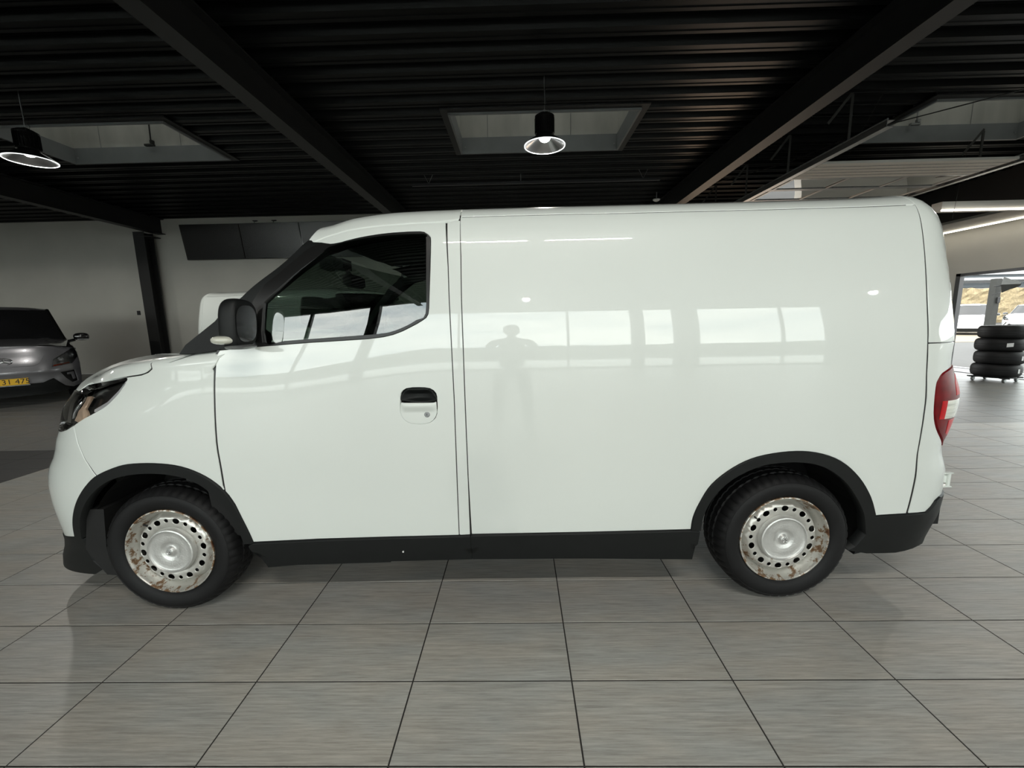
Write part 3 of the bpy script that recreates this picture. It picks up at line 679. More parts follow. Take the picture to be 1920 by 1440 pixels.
# --- body panels, near then far side ---
for sd in (1, -1):
    kw = dict(side=sd, parent=van)
    # door : lower gap -> arch -> sill -> rear gap -> top -> pillar edge -> window
    dtop = SO(g['doortop'], 2)
    door_poly = rev(gapFA)[0:0]+gapFA[::1][0:0]
    poly = [p for p in gapFA if p[1] < 1.236]+aDoor[1:]+g['sillD'][1:-1]+[(-.3128, .3338)]+rev(g['doorgapR'])[1:-1]+[(-.3221, 1.8145)]+dtop[1:]+[(-.885, 1.792)]+rev(SO(g['winO'][1:], 2))+[(-1.33, 1.244)]
    cup = SO(g['cup']+[g['cup'][0]], 2)[:-1]
    door = panel('front_door', poly, m_white, holes=[cup], **kw)
    hnd = SO(g['handle'], 2)
    dish = lambda u, v: -.030*np.clip(1-((u+.4625)/.078)**2, 0, 1)*np.clip((v-.995)/.02, 0, 1)*np.clip((1.053-v)/.02, 0, 1)
    hr = panel('handle_recess', hnd, m_trim, off=-.002, thick=.02, gap=.0, sp=.008, parent=door, side=sd, offfn=dish)
    flap = [p for p in cup if p[1] < .995]; iL = min(range(len(cup)), key=lambda i: abs(cup[i][1]-.998)+(0 if cup[i][0] < -.45 else 9)); 
    fl = sorted([p for p in cup if p[1] < .998], key=lambda p: math.atan2(p[1]-.96, p[0]+.4625))
    fl = [(-.541, .998)]+[p for p in fl]+[(-.382, .996)]
    fl = sorted(fl, key=lambda p: math.atan2(p[1]-.965, p[0]+.4625))
    panel('door_handle', fl, m_white, off=.002, thick=.02, gap=.0015, sp=.012, parent=door, side=sd, offfn=lambda u, v: .010*np.clip((v-.955)/.02, 0, 1)*np.clip((1.0-v)/.012, 0, 1)*np.clip(1-((u+.4625)/.08)**6, 0, 1))
    lk, ln_ = lpos(-.4269, .9404); lk = lk[0]; lkb = MB().lathe([(0, -.006), (.008, -.006), (.009, -.004), (.0125, -.003), (.0125, .01)], 20, (lk[0], lk[1]*sd if sd > 0 else -lk[1], lk[2]), 'y')
    if sd > 0: lkb.build('door_lock', m_galv, door, True); MB().box((lk[0], lk[1]-.0065, lk[2]), (.002, .002, .009)).build('keyhole', m_ink, door)
    # black window surround and pane
    ring = SO(g['winO'][1:], 2)+[(-.885, 1.80), (-.95, 1.775), (-1.02, 1.70), (-1.12, 1.56), (-1.205, 1.40), (-1.225, 1.28), (-1.20, 1.2515)]
    fr_ = panel('window_surround', ring, m_seal, parent=door, side=sd, gap=.0008, off=.003, thick=.03, sp=.05, holes=[winI])
    panel('window_pane', winI, g_van, parent=door, side=sd, gap=-.006, off=-.012, thick=0, sp=.045, offfn=lambda u, v: .032*(v-1.27))
    # wing
    gB = [p for p in gapFA if p[1] < 1.145]
    wing = [(-1.3560, 1.155)]+gB+rev(aWing)[1:]+rev(g['bumpgap'])[1:]+SO(g['headlamp'][15:7:-1], 3)+g['hoodgap'][5:8]+[g['hoodgap'][8], g['hoodgap'][9], (-1.56, 1.40), (-1.75, 1.62), (-1.93, V_TOP), (-1.10, V_TOP), (-1.06, 1.60), (-1.15, 1.30), (-1.33, 1.20)]
    panel('front_wing', wing, m_white, front=True, **kw)
    # bonnet half
    hp = SO(g['hoodgap'][:9], 3)+[g['hoodgap'][9], (-1.56, 1.40), (-1.75, 1.62), (-1.93, V_TOP), (-2.546, V_TOP), (-2.546, 1.075), (-2.2, 1.075)]
    panel('bonnet', hp, m_white, front=True, gap=.006, **kw)
    # bumper skin
    lo = g['bumpbot']
    bp_ = [(-2.546, .295)]+[lo[0]]+aBump+rev(g['bumpgap'])[1:]+[h2_ for h2_ in g['headlamp'][15:17]]+[(-2.033, .862), (-2.12, .86), (-2.546, .90)]
    panel('front_bumper', bp_, m_white, front=True, **kw)
    # grille panel between the headlamps
    panel('grille_panel', [(-2.26, .868), (-2.546, .905), (-2.546, 1.07), (-2.24, 1.07)], m_gloss, front=True, off=-.006, **kw)
    # headlamp: lens plus bowl
    h_ = g['headlamp']; hl = [(-2.033, .862), (-2.14, .862), (-2.25, .875), (-2.23, 1.068), (-2.12, 1.07), (-1.99, 1.076)]+SO(h_[5:17], 3)
    hb = panel('headlamp', hl, m_headdark, front=True, off=-.045, thick=0, gap=-.002, side=sd, parent=van)
    hl_off = lambda u, v: .012*np.ones_like(u)
    lens = panel('lens', hl, g_lens, front=True, off=.004, thick=.03, gap=.002, side=sd, parent=hb, sp=.03)
    sp_ = [(-1.925, 1.06), (-1.895, 1.068), (-1.885, 1.0), (-1.845, .958), (-1.90, .918), (-1.94, .93), (-1.918, 1.0)]
    panel('reflector', sp_, m_refl, front=True, off=-.02, thick=.012, gap=0, side=sd, parent=hb, sp=.02, offfn=lambda u, v: .006*np.abs(np.mod(28*u+9*v, 1)-.5))  # warm reflection from outside put into this panel's peach colour
    panel('light_bar', [(-1.665, 1.143), (-1.70, 1.083), (-1.75, 1.018), (-1.81, .982), (-1.815, .995), (-1.76, 1.036), (-1.715, 1.095), (-1.683, 1.146)], m_lampc, front=True, off=-.02, thick=.01, gap=0, side=sd, parent=hb, sp=.02)
    panel('bowl_edge', [(-2.09, .93), (-2.05, .93), (-2.02, 1.06), (-2.06, 1.065)], m_chrome, front=True, off=-.03, thick=.01, gap=0, side=sd, parent=hb, sp=.02)
    # lower front apron
    panel('front_apron', [(-2.546, .10), (-2.546, .293), lo[0], lo[1], (-1.8699, .3308), (-1.8685, .2632), (-1.8426, .2039), (-1.79, .16), (-1.83, .12), (-2.1, .10)], m_trim, front=True, off=.004, thick=.03, **kw)
    # A pillar and quarter piece
    ap = SO(g['pillar'], 2)
    pil = ap[:]+[(-.885, 1.800), (-.95, 1.775), (-1.02, 1.70), (-1.12, 1.56), (-1.205, 1.40), (-1.225, 1.28), (-1.20, 1.2515)]
    panel('windscreen_pillar', pil, m_trim, off=.002, thick=.02, gap=.001, **kw)
    # pillar strip behind the door
    bt = [(-.3179, 1.8145)]+g['doorgapR'][1:]+[(-.3051, .3336), (-.2591, .3356)]+rev(gap2)[1:-1]+[(-.2585, 1.8245), (-.2900, 1.8240)]
    panel('centre_pillar', bt, m_white, **kw)
    # cargo side
    arR = archR
    sp2 = gap2[1:]+g['sideBot']+arR+g['rearBotL'][1:]+gap3[1:-1]+[(1.7359, 1.832)]+rev(g['sideTop'])+[(-.2614, 1.845)]
    panel('cargo_side', sp2, m_white, sp=.05, **kw)
    # roof rail of the cab, roof skin
    rail = [(-.2614, 1.830)]+[(-.3179, 1.8205)]+dtop[1:]+[(-.943, 1.822), (-.950, 1.832), (-.935, 1.87), (-.905, 1.975), (-.2614, 1.975)]
    panel('cab_roof_rail', [(p[0], p[1]+.003) if p[1] < 1.84 else p for p in rail], m_white, **kw)
    panel('cargo_roof', [(-.2585, 1.850)]+[(a, b+.004) for a, b in g['sideTop']]+[(1.7359, 1.838), (1.73, 1.95), (1.73, 2.70), (-.2585, 2.70)], m_white, sp=.06, gap=.0015, **kw)
    panel('cab_roof', [(-.2614, 1.978), (-.905, 1.978), (-.965, 2.10), (-1.02, 2.3), (-1.05, 2.70), (-.2614, 2.70)], m_white, sp=.06, gap=.0015, **kw)
    # rear corner
    cs = g['cornersplit']; ru = 2.03
    g3u = [p for p in gap3 if p[1] > 1.222]; g3l = [p for p in gap3 if p[1] <= 1.20]
    panel('corner_panel_upper', [(1.7474, 1.2161)]+[p for p in g3u if p[1] > 1.225]+[(1.737, 1.9), (1.74, 2.70), (ru, 2.70), (ru, 1.2161)], m_white, gap=.0038, **kw)
    lampf = SO(g['lamp'], 3)
    lp = g3l+[(1.7474, 1.2161), (ru, 1.2161), (ru, 1.115), (1.90, 1.115), (1.865, 1.10)]+lampf+[(1.885, .725), (ru, .725), (ru, .470), (1.8625, .4707)]+rev(g['rearBot2'])[1:]
    panel('corner_panel_lower', lp, m_white, gap=.0038, **kw)
    panel('rear_door', [(ru+.003, .47), (2.157, .47), (2.157, 2.70), (ru+.003, 2.70)], m_white, sp=.04, **kw)
    # rear lamp
    lo_ = [(1.865, 1.10)]+lampf+[(1.885, .725), (1.97, .735), (2.04, .80), (2.06, .90), (2.06, 1.00), (2.03, 1.08), (1.95, 1.115)]
    def lo_off(u, v):
        a = np.clip((u-1.785)/.14, 0, 1); b = np.clip(1-np.abs((v-.935)/.19)**1.4, 0, 1); return .026*a*b**.8
    tl = panel('tail_lamp', lo_, m_red, off=.003, thick=.03, gap=.001, sp=.018, side=sd, parent=van, offfn=lo_off)
    lo2 = lambda u, v: lo_off(u, v)
    panel('reversing_lens', [(1.822, .872), (1.99, .872), (1.99, .955), (1.822, .955)], m_clear, off=.0045, thick=.004, gap=0, sp=.018, side=sd, parent=tl, offfn=lo2)
    panel('stop_lens', [(1.805, .872), (1.821, .872), (1.821, .955), (1.805, .955)], m_red2, off=.0045, thick=.004, gap=0, sp=.015, side=sd, parent=tl, offfn=lo2)
    panel('fog_lens', [(1.850, .80), (1.90, .765), (1.97, .80), (1.98, .862), (1.845, .862)], m_red2, off=.0042, thick=.003, gap=0, sp=.018, side=sd, parent=tl, offfn=lo2)
    panel('stop_lens', [(1.86, .975), (1.93, .975), (1.92, 1.05), (1.88, 1.07), (1.862, 1.03)], m_red2, off=.0042, thick=.003, gap=0, sp=.018, side=sd, parent=tl, offfn=lo2)
    # rear bumper
    rbp = [(1.6583, .3955), (1.7616, .4028)]+[(a, b-.002) for a, b in g['rearBot2']]+[(ru, .468), (2.157, .468), (2.157, .22), (1.95, .20)]+[(1.84, .215), (1.76, .195), (1.66, .195), (1.5652, .2149), (1.5972, .235), (1.633, .3019), (1.6094, .3899)]
    panel('rear_bumper', rbp, m_trim, off=.008, thick=.05, gap=.001, **kw)
    # arch trims and sill cladding
    panel('wheel_arch_trim', archF+rev(archFi), m_trim, off=.010, thick=.045, gap=0, sp=.03, **kw)
    panel('wheel_arch_trim', archR+[(1.6094, .3899)]+rev([p for p in archRi if p[0] < 1.605])+[], m_trim, off=.010, thick=.045, gap=0, sp=.03, **kw)
    rolloff = lambda u, v: -.022*sst((.265-v)/.03)
    panel('sill_cladding', [(-1.325, .300)]+[(a, b-.003) for a, b in g['sillD'][:-1]]+[(-.2585, .3325), (-.2585, .1855), (-.6619, .1814), (-.66, .1760), (-1.1187, .1695), (-1.27, .158)], m_trim, off=.012, thick=.05, gap=.001, offfn=rolloff, **kw)
    panel('sill_cladding', [(-.2575, .3325)]+[(a, b-.003) for a, b in g['sideBot']]+[(.835, .335), (.832, .27), (.8265, .161), (.3016, .1775), (-.2575, .1855)], m_trim, off=.012, thick=.05, gap=.001, offfn=rolloff, **kw)
    # black seal strips in the shut lines, standing in for the gaps' shade
    def shade_seal(line, front=False, wd=.009, off=-.005):
        L = np.array([p for i, p in enumerate(line) if i == 0 or np.hypot(p[0]-line[i-1][0], p[1]-line[i-1][1]) > 1e-4]); d = np.gradient(L, axis=0); d /= np.linalg.norm(d, axis=1, keepdims=True); nn_ = np.stack([-d[:, 1], d[:, 0]], 1)*wd
        q = [tuple(p) for p in L+nn_]+[tuple(p) for p in (L-nn_)[::-1]]
        panel('gap_shade_seal', q, m_seal, front=front, off=off, thick=0, gap=0, sp=.05, side=sd, parent=van)
    shade_seal(gap3, off=-.004); shade_seal(g['bumpgap'], True, .005, -.003); shade_seal(gap2, wd=.007); shade_seal(gapFA); shade_seal(g['doorgapR'], wd=.007); shade_seal(g['hoodgap'][5:10]+[(-1.56, 1.40), (-1.75, 1.62)], True, .012, -.006); shade_seal([(1.7474, 1.2161), (1.9, 1.2161), (ru, 1.2161)], wd=.007); shade_seal([(ru, .48), (ru, .7), (ru, 1.2), (ru, 1.8), (ru, 2.3)], wd=.007)
    shade_seal([(a, b+.002) for a, b in g['sideTop']], wd=.006, off=-.003)
    # inner skin behind the shut lines
    inner = [(-1.42, .36), (-1.25, .26), (.72, .26), (.76, .45), (.85, .62), (1.0, .72), (1.25, .765), (1.5, .70), (1.66, .5), (1.68, .30), (2.0, .30), (2.0, 2.0), (-.36, 2.0), (-.36, 1.27), (-.7, 1.215), (-1.30, 1.19), (-1.40, 1.10), (-1.43, .70)]
    panel('inner_skin', inner, m_dark, off=-.034, thick=0, gap=0, sp=.12, **kw)
    panel('door_frame', [(-.36, 1.79), (-.36, 2.0), (-.99, 2.0), (-.93, 1.87), (-.87, 1.80)], m_dark, off=-.026, thick=0, gap=0, sp=.1, **kw)
    panel('wing_liner', [(-1.40, .70), (-1.40, 1.0), (-1.52, 1.25), (-1.75, 1.30), (-2.45, 1.0), (-2.5, .2), (-2.0, .2), (-1.95, .45), (-1.85, .62), (-1.70, .75), (-1.55, .77)], m_dark, front=True, off=-.06, thick=0, gap=0, sp=.12, **kw)

# ---- windscreen, interior, wheels, mirrors ----
RV = Matrix.Rotation(-TH, 3, 'Z')
def V2L(p): return RV @ (Vector(p)-Vector((0, YC*K, 0)))
def L2(p, sd): return (p[0], p[1]*sd, p[2])
edge = SO([g['pillar'][1]]+g['pillar'][2:9], 3)
EP, _ = lpos([p[0] for p in edge], [p[1] for p in edge])
VV = []; FF = []; ns = 24; ne = len(EP)
for i in range(ne):
    t = i/(ne-1); B = .27*(1-t)+.13*t
    for k in range(ns+1):
        s = -1+2*k/ns; e = EP[i]; VV.append((e[0]-B*(1-s*s)+.01, -e[1]*s, e[2]+.012*(1-s*s)))
for i in range(ne-1):
    for k in range(ns): a = i*(ns+1)+k; FF.append((a, a+1, a+ns+2, a+ns+1))
mesh('windscreen', VV, FF, g_van, van, True)
cw = MB()
for k in range(ns):
    s0, s1 = -1+2*k/ns, -1+2*(k+1)/ns; e = EP[0]
    q = [(e[0]-.27*(1-s*s)+d, -e[1]*s, e[2]+dz) for s in (s0, s1) for d, dz in ((-.05, -.035), (.06, .0))]
    cw.add([q[0], q[2], q[3], q[1]], [(0, 1, 2, 3)])
cw.build('cowl_cover', m_trim, van)
# underbody, wheel wells, load bulkhead
ub = MB(); ub.box((-.15, 0, .30), (1.85, 1.40, .10)); ub.box((1.22, 0, .46), (1.5, .8, .08)); ub.box((-1.7, 0, .36), (1.3, .8, .10)); ub.box((2.0, 0, .32), (.25, 1.3, .10)); ub.box((-2.2, 0, .22), (.3, 1.2, .05))
ub.box((-.22, 0, 1.05), (.02, 1.36, 1.35)); ub.box((.3, .0, .9), (.05, 1.4, 1.2))
ub.build('underbody', m_dark, van)
WF, WR = (-1.660, -.842, .3035), (1.212, -.839, .3085)
for (wx, ra) in ((WF[0]-.0, .40), (WR[0]+.01, .41)):
    for sd in (1, -1):
        b = MB(); n = 20; V = []; F = []
        for k in range(n+1):
            a = PI*(-.02+1.04*k/n); V += [(wx+ra*math.cos(a), -.80*sd, .31+ra*math.sin(a)), (wx+ra*math.cos(a), -.42*sd, .31+ra*math.sin(a))]
        for k in range(n): F.append((2*k, 2*k+1, 2*k+3, 2*k+2))
        F.append(tuple(2*k+1 for k in range(n+1)))
        b.add(V, F); b.build('wheel_well', m_dark, van)
it = MB()
it.prism([(-1.62, 1.02), (-1.52, 1.13), (-1.20, 1.16), (-1.05, 1.10), (-.98, .95), (-1.05, .55), (-1.62, .55)], -.74, .74, lambda u, v, a: (u, a, v))
dash = it.build('dashboard', m_inter, van)
hb_ = MB(); hb_.prism([(-1.18, 1.14), (-1.12, 1.215), (-.99, 1.19), (-.97, 1.10)], -.56, -.18, lambda u, v, a: (u, a, v)); hb_.build('instrument_hood', m_inter, dash)
st = MB(); c = Vector((-.86, -.38, 1.12)); ax = Vector((math.cos(.45), 0, math.sin(.45))); pu = Vector((0, 1, 0)); pv = ax.cross(pu)
ring_ = [c+(pu*math.cos(t)+pv*math.sin(t))*.185 for t in [2*PI*k/32 for k in range(33)]]
st.tube(ring_, .014, 8, False); st.tube([c-pu*.18, c+pu*.18], .014, 6); st.tube([c, c-pv*.17], .014, 6); st.tube([c, c-ax*.22-Vector((0, 0, .02))], .03, 8)
st.build('steering_wheel', m_inter, van, True)
for y in (-.38, .38):
    s_ = MB(); s_.bbox((-.62, y, .68), (.50, .50, .16), .04); s_.bbox((-.36, y, .98), (.14, .48, .56), .04, Matrix.Rotation(.18, 3, 'Y')); 
    so = s_.build('seat', m_inter, van, True); MB().bbox((-.30, y, 1.33), (.09, .26, .15), .03).build('headrest', m_inter, so, True)
rm = MB(); rm.bbox((-1.02, .02, 1.60), (.05, .24, .075), .015); rm.tube([(-1.03, .02, 1.62), (-1.10, .02, 1.72)], .012, 6); rm.box((-1.12, 0, 1.70), (.14, .14, .06)); rm.build('rear_view_mirror', m_inter, van, True)
hl_ = MB(); hl_.add([(-.95, -.62, 1.765), (-.95, .62, 1.765), (-.25, .62, 1.80), (-.25, -.62, 1.80)], [(0, 1, 2, 3)]); hl_.build('roof_lining', m_inter2, van)
for sd in (1, -1):
    panel('door_card', [(-1.33, .40), (-.36, .40), (-.36, 1.29), (-.7, 1.235), (-1.28, 1.20)], m_inter, off=-.075, thick=0, gap=0, sp=.12, side=sd, parent=van)
    panel('pillar_lining', [(-1.36, 1.25), (-1.30, 1.25), (-1.10, 1.55), (-1.02, 1.70), (-.93, 1.76), (-.42, 1.78), (-.40, 1.84), (-.95, 1.84), (-1.06, 1.74), (-1.22, 1.45)], m_inter2, off=-.055, thick=0, gap=0, sp=.08, side=sd, parent=van)

def make_wheel(parent, c, sd, ang, flat):
    n = 192; prof = [(.204, .012), (.212, -.001), (.232, -.010), (.255, -.0145), (.276, -.011), (.279, -.0085), (.281, -.010), (.292, -.002), (.300, .010), (.306, .026), (.3085, .046), (.301, .049), (.301, .055), (.3095, .058), (.310, .086), (.302, .089), (.302, .096), (.310, .099), (.3095, .126), (.301, .129), (.301, .135), (.3085, .138), (.304, .160), (.292, .182), (.255, .192), (.210, .178)]
    V = []; F = []
    for i, (r, h) in enumerate(prof):
        for k in range(n):
            rr = r; t = 2*PI*k/n
            if 7 <= i <= 10 or 22 <= i <= 23:
                if k % 4 == 0: rr -= .006
            elif 13 <= i <= 18 and i not in (15, 16):
                if k % 4 == 2: rr -= .004
            x, z = rr*math.cos(t), rr*math.sin(t)
            V.append((x, h*sd, max(z, -flat)))
    for i in range(len(prof)-1):
        for k in range(n): F.append((i*n+k, i*n+(k+1) % n, (i+1)*n+(k+1) % n, (i+1)*n+k))
    tb = MB(); tb.add(V, F); ty = tb.build('tyre', m_rubber, parent, True, (c[0], c[1]*sd if sd > 0 else -c[1], c[2]))
    rb = MB(); rb.lathe([(.176, .175), (.180, .10), (.178, .072), (.180, .055), (.184, .040), (.190, .028), (.195, .020), (.197, .010), (.199, .001), (.203, -.004), (.2075, -.003), (.2085, .004), (.205, .016)], 96, (0, 0, 0), 'y')
    if sd < 0: rb.v = [(x, -y, z) for x, y, z in rb.v]
    rim = rb.build('rim', m_rim, ty, True)
    def hh(r): return .062-.044*sst((.181-r)/.024)+.006*sst((.125-r)/.02)
    def fn(u, v, o):
        r = np.hypot(u, v); d = 1e-3; sl = (hh(r+d)-hh(r-d))/(2*d); N = np.stack([u/np.maximum(r, 1e-6)*sl, -np.ones_like(u), v/np.maximum(r, 1e-6)*sl], -1); N /= np.linalg.norm(N, axis=-1, keepdims=True)
        return np.stack([u, hh(r), v], -1), N
    circ = lambda r, m=48: [(r*math.cos(2*PI*i/m), r*math.sin(2*PI*i/m)) for i in range(m)]
    hs = [circ(.095, 40)]
    for k in range(20):
        t = ang+2*PI*k/20; big = k % 2 == 0; a, b = (.0175, .0155) if big else (.0110, .0105); cx, cz = .1445*math.cos(t), .1445*math.sin(t)
        hs.append([(cx-math.sin(t)*a*math.cos(q)+math.cos(t)*b*math.sin(q), cz+math.cos(t)*a*math.cos(q)+math.sin(t)*b*math.sin(q)) for q in [2*PI*i/12 for i in range(12)]])
    dsc = panel('wheel_disc', circ(.179, 72), m_rim, parent=ty, fn=fn, holes=hs, gap=0, thick=.004, sp=.014, side=sd)
    bk = MB().lathe([(0, .075), (.175, .075)], 32, (0, 0, 0), 'y')
    if sd < 0: bk.v = [(x, -y, z) for x, y, z in bk.v]
    bk.build('brake_drum', m_dark, ty)
    cp = MB().lathe([(.0005, -.004), (.006, -.005), (.013, -.004), (.0185, .001), (.021, .007), (.026, .010), (.037, .0095), (.044, .004), (.050, .0025), (.075, .0015), (.094, .003), (.0975, .001), (.1015, -.004), (.107, -.002), (.110, .006), (.111, .024)], 72, (0, 0, 0), 'y')
    if sd < 0: cp.v = [(x, -y, z) for x, y, z in cp.v]
    cap = cp.build('hub_cap', m_cap, ty, True)
    em = MB(); q = [(.0105*math.cos(t), -.0055*sd, .0125*math.sin(t)) for t in [2*PI*i/20 for i in range(21)]]; em.tube(q, .0012, 5, False)
    for a in range(3):
        t = PI/2+2*PI*a/3; em.tube([(0, -.0055*sd, 0), (.0085*math.cos(t), -.006*sd, .0085*math.sin(t))], .0022, 5)
    em.build('emblem', m_chrome, ty, True)
    va = MB(); t = ang+(2*PI*7/20); va.tube([(.1445*math.cos(t), .03*sd, .1445*math.sin(t)), (.175*math.cos(t), .012*sd, .175*math.sin(t))], .0045, 8); va.build('valve', m_ink, ty)
    return ty
for sd in (1, -1):
    make_wheel(van, WF, sd, .10, .2995)
    make_wheel(van, WR, sd, .28, .3045)

for sd in (1, -1):
    b = MB(); b.prism([(-2.06, .50), (-2.10, .30), (-2.02, .165), (-1.88, .15), (-1.90, .17), (-2.00, .30), (-1.98, .50)], -.80*sd, -.45*sd, lambda u, v, a: (u, a, v)); b.build('splash_guard', m_dark, van)
    b = MB(); b.prism([(1.66, .50), (1.66, .30), (1.60, .225), (1.56, .215), (1.61, .30), (1.61, .50)], -.82*sd, -.45*sd, lambda u, v, a: (u, a, v)); b.build('splash_guard', m_dark, van)
# hinges at the rear edge
for zz in (.545, 1.15):
    h = MB(); p, n_ = lpos(1.93, zz+.02); p = p[0]
    for dz in (-.034, .034): h.bbox((p[0]+.012, p[1]+.0, zz+dz), (.05, .022, .007), .002)
    h.tube([(p[0]+.027, p[1], zz-.032), (p[0]+.027, p[1], zz+.032)], .0075, 10); h.bbox((p[0]+.0, p[1]+.01, zz), (.05, .015, .04), .004)
    if zz < 1: h.build('door_hinge', m_white, van)

# door mirrors
def superell(c, r, e=.62, nu=28, nv=18):
    V = []; F = []
    f = lambda a, p: math.copysign(abs(a)**p, a)
    for i in range(nv+1):
        ph = -PI/2+PI*i/nv
        for k in range(nu):
            t = 2*PI*k/nu; V.append((c[0]+r[0]*f(math.cos(ph), e)*f(math.cos(t), e), c[1]+r[1]*f(math.cos(ph), e)*f(math.sin(t), e), c[2]+r[2]*f(math.sin(ph), e)))
    for i in range(nv):
        for k in range(nu): F.append((i*nu+k, i*nu+(k+1) % nu, (i+1)*nu+(k+1) % nu, (i+1)*nu+k))
    return V, F
mc = V2L((-1.125, 1.655, 1.350))
for sd in (1, -1):
    V, F = superell((0, 0, 0), (.046, .066, .098))
    V = [(min(x, .032)+.14*y+z*.06, y+.02*z, z*(1-.12*(y/.118))) for x, y, z in V]
    b = MB(); b.add([(mc.x+x, mc.y+y, mc.z+z) for x, y, z in V], F)
    b.tube([(mc.x+.0, mc.y+.09, mc.z-.045), (mc.x-.03, mc.y+.19, mc.z-.065)], [.035, .045], 12)
    if sd < 0: b.v = [(x, -y, z) for x, y, z in b.v]
    mo = b.build('door_mirror', m_trim, van, True)
    gl = MB(); P = [(mc.x+.0335+.14*y_+.06*z_, mc.y+y_, mc.z+z_) for y_, z_ in [(.052*math.copysign(abs(math.cos(t))**.7, math.cos(t)), .072*math.copysign(abs(math.sin(t))**.7, math.sin(t))) for t in [2*PI*i/28 for i in range(28)]]]
    gl.add(P, [tuple(range(28))])
    if sd < 0: gl.v = [(x, -y, z) for x, y, z in gl.v]
    gl.build('mirror_glass', m_chrome, mo)
    V, F = superell((mc.x-.034, mc.y-.040, mc.z-.062), (.046, .045, .018), .8, 20, 10)
    b = MB(); b.add(V, F)
    if sd < 0: b.v = [(x, -y, z) for x, y, z in b.v]
    b.build('indicator_lens', m_clear, mo, True)
    V, F = superell((mc.x+.006, mc.y-.01, mc.z-.092), (.048, .060, .010), .8, 20, 8)
    b = MB(); b.add(V, F)
    if sd < 0: b.v = [(x, -y, z) for x, y, z in b.v]
    b.build('mirror_base', m_galv, mo, True)
# small bright clip on the sill
MB().box((-.56, -.872, .30), (.006, .006, .006)).build('clip', m_label, van)

# ---- second van of the same kind, farther back ----
van2 = copy_tree(van); van2.location = (-3.12, 6.75, 0); van2.rotation_euler = (0, 0, math.radians(160))
van2['label'] = 'second white van parked behind the first, seen over its bonnet and through its cab window'

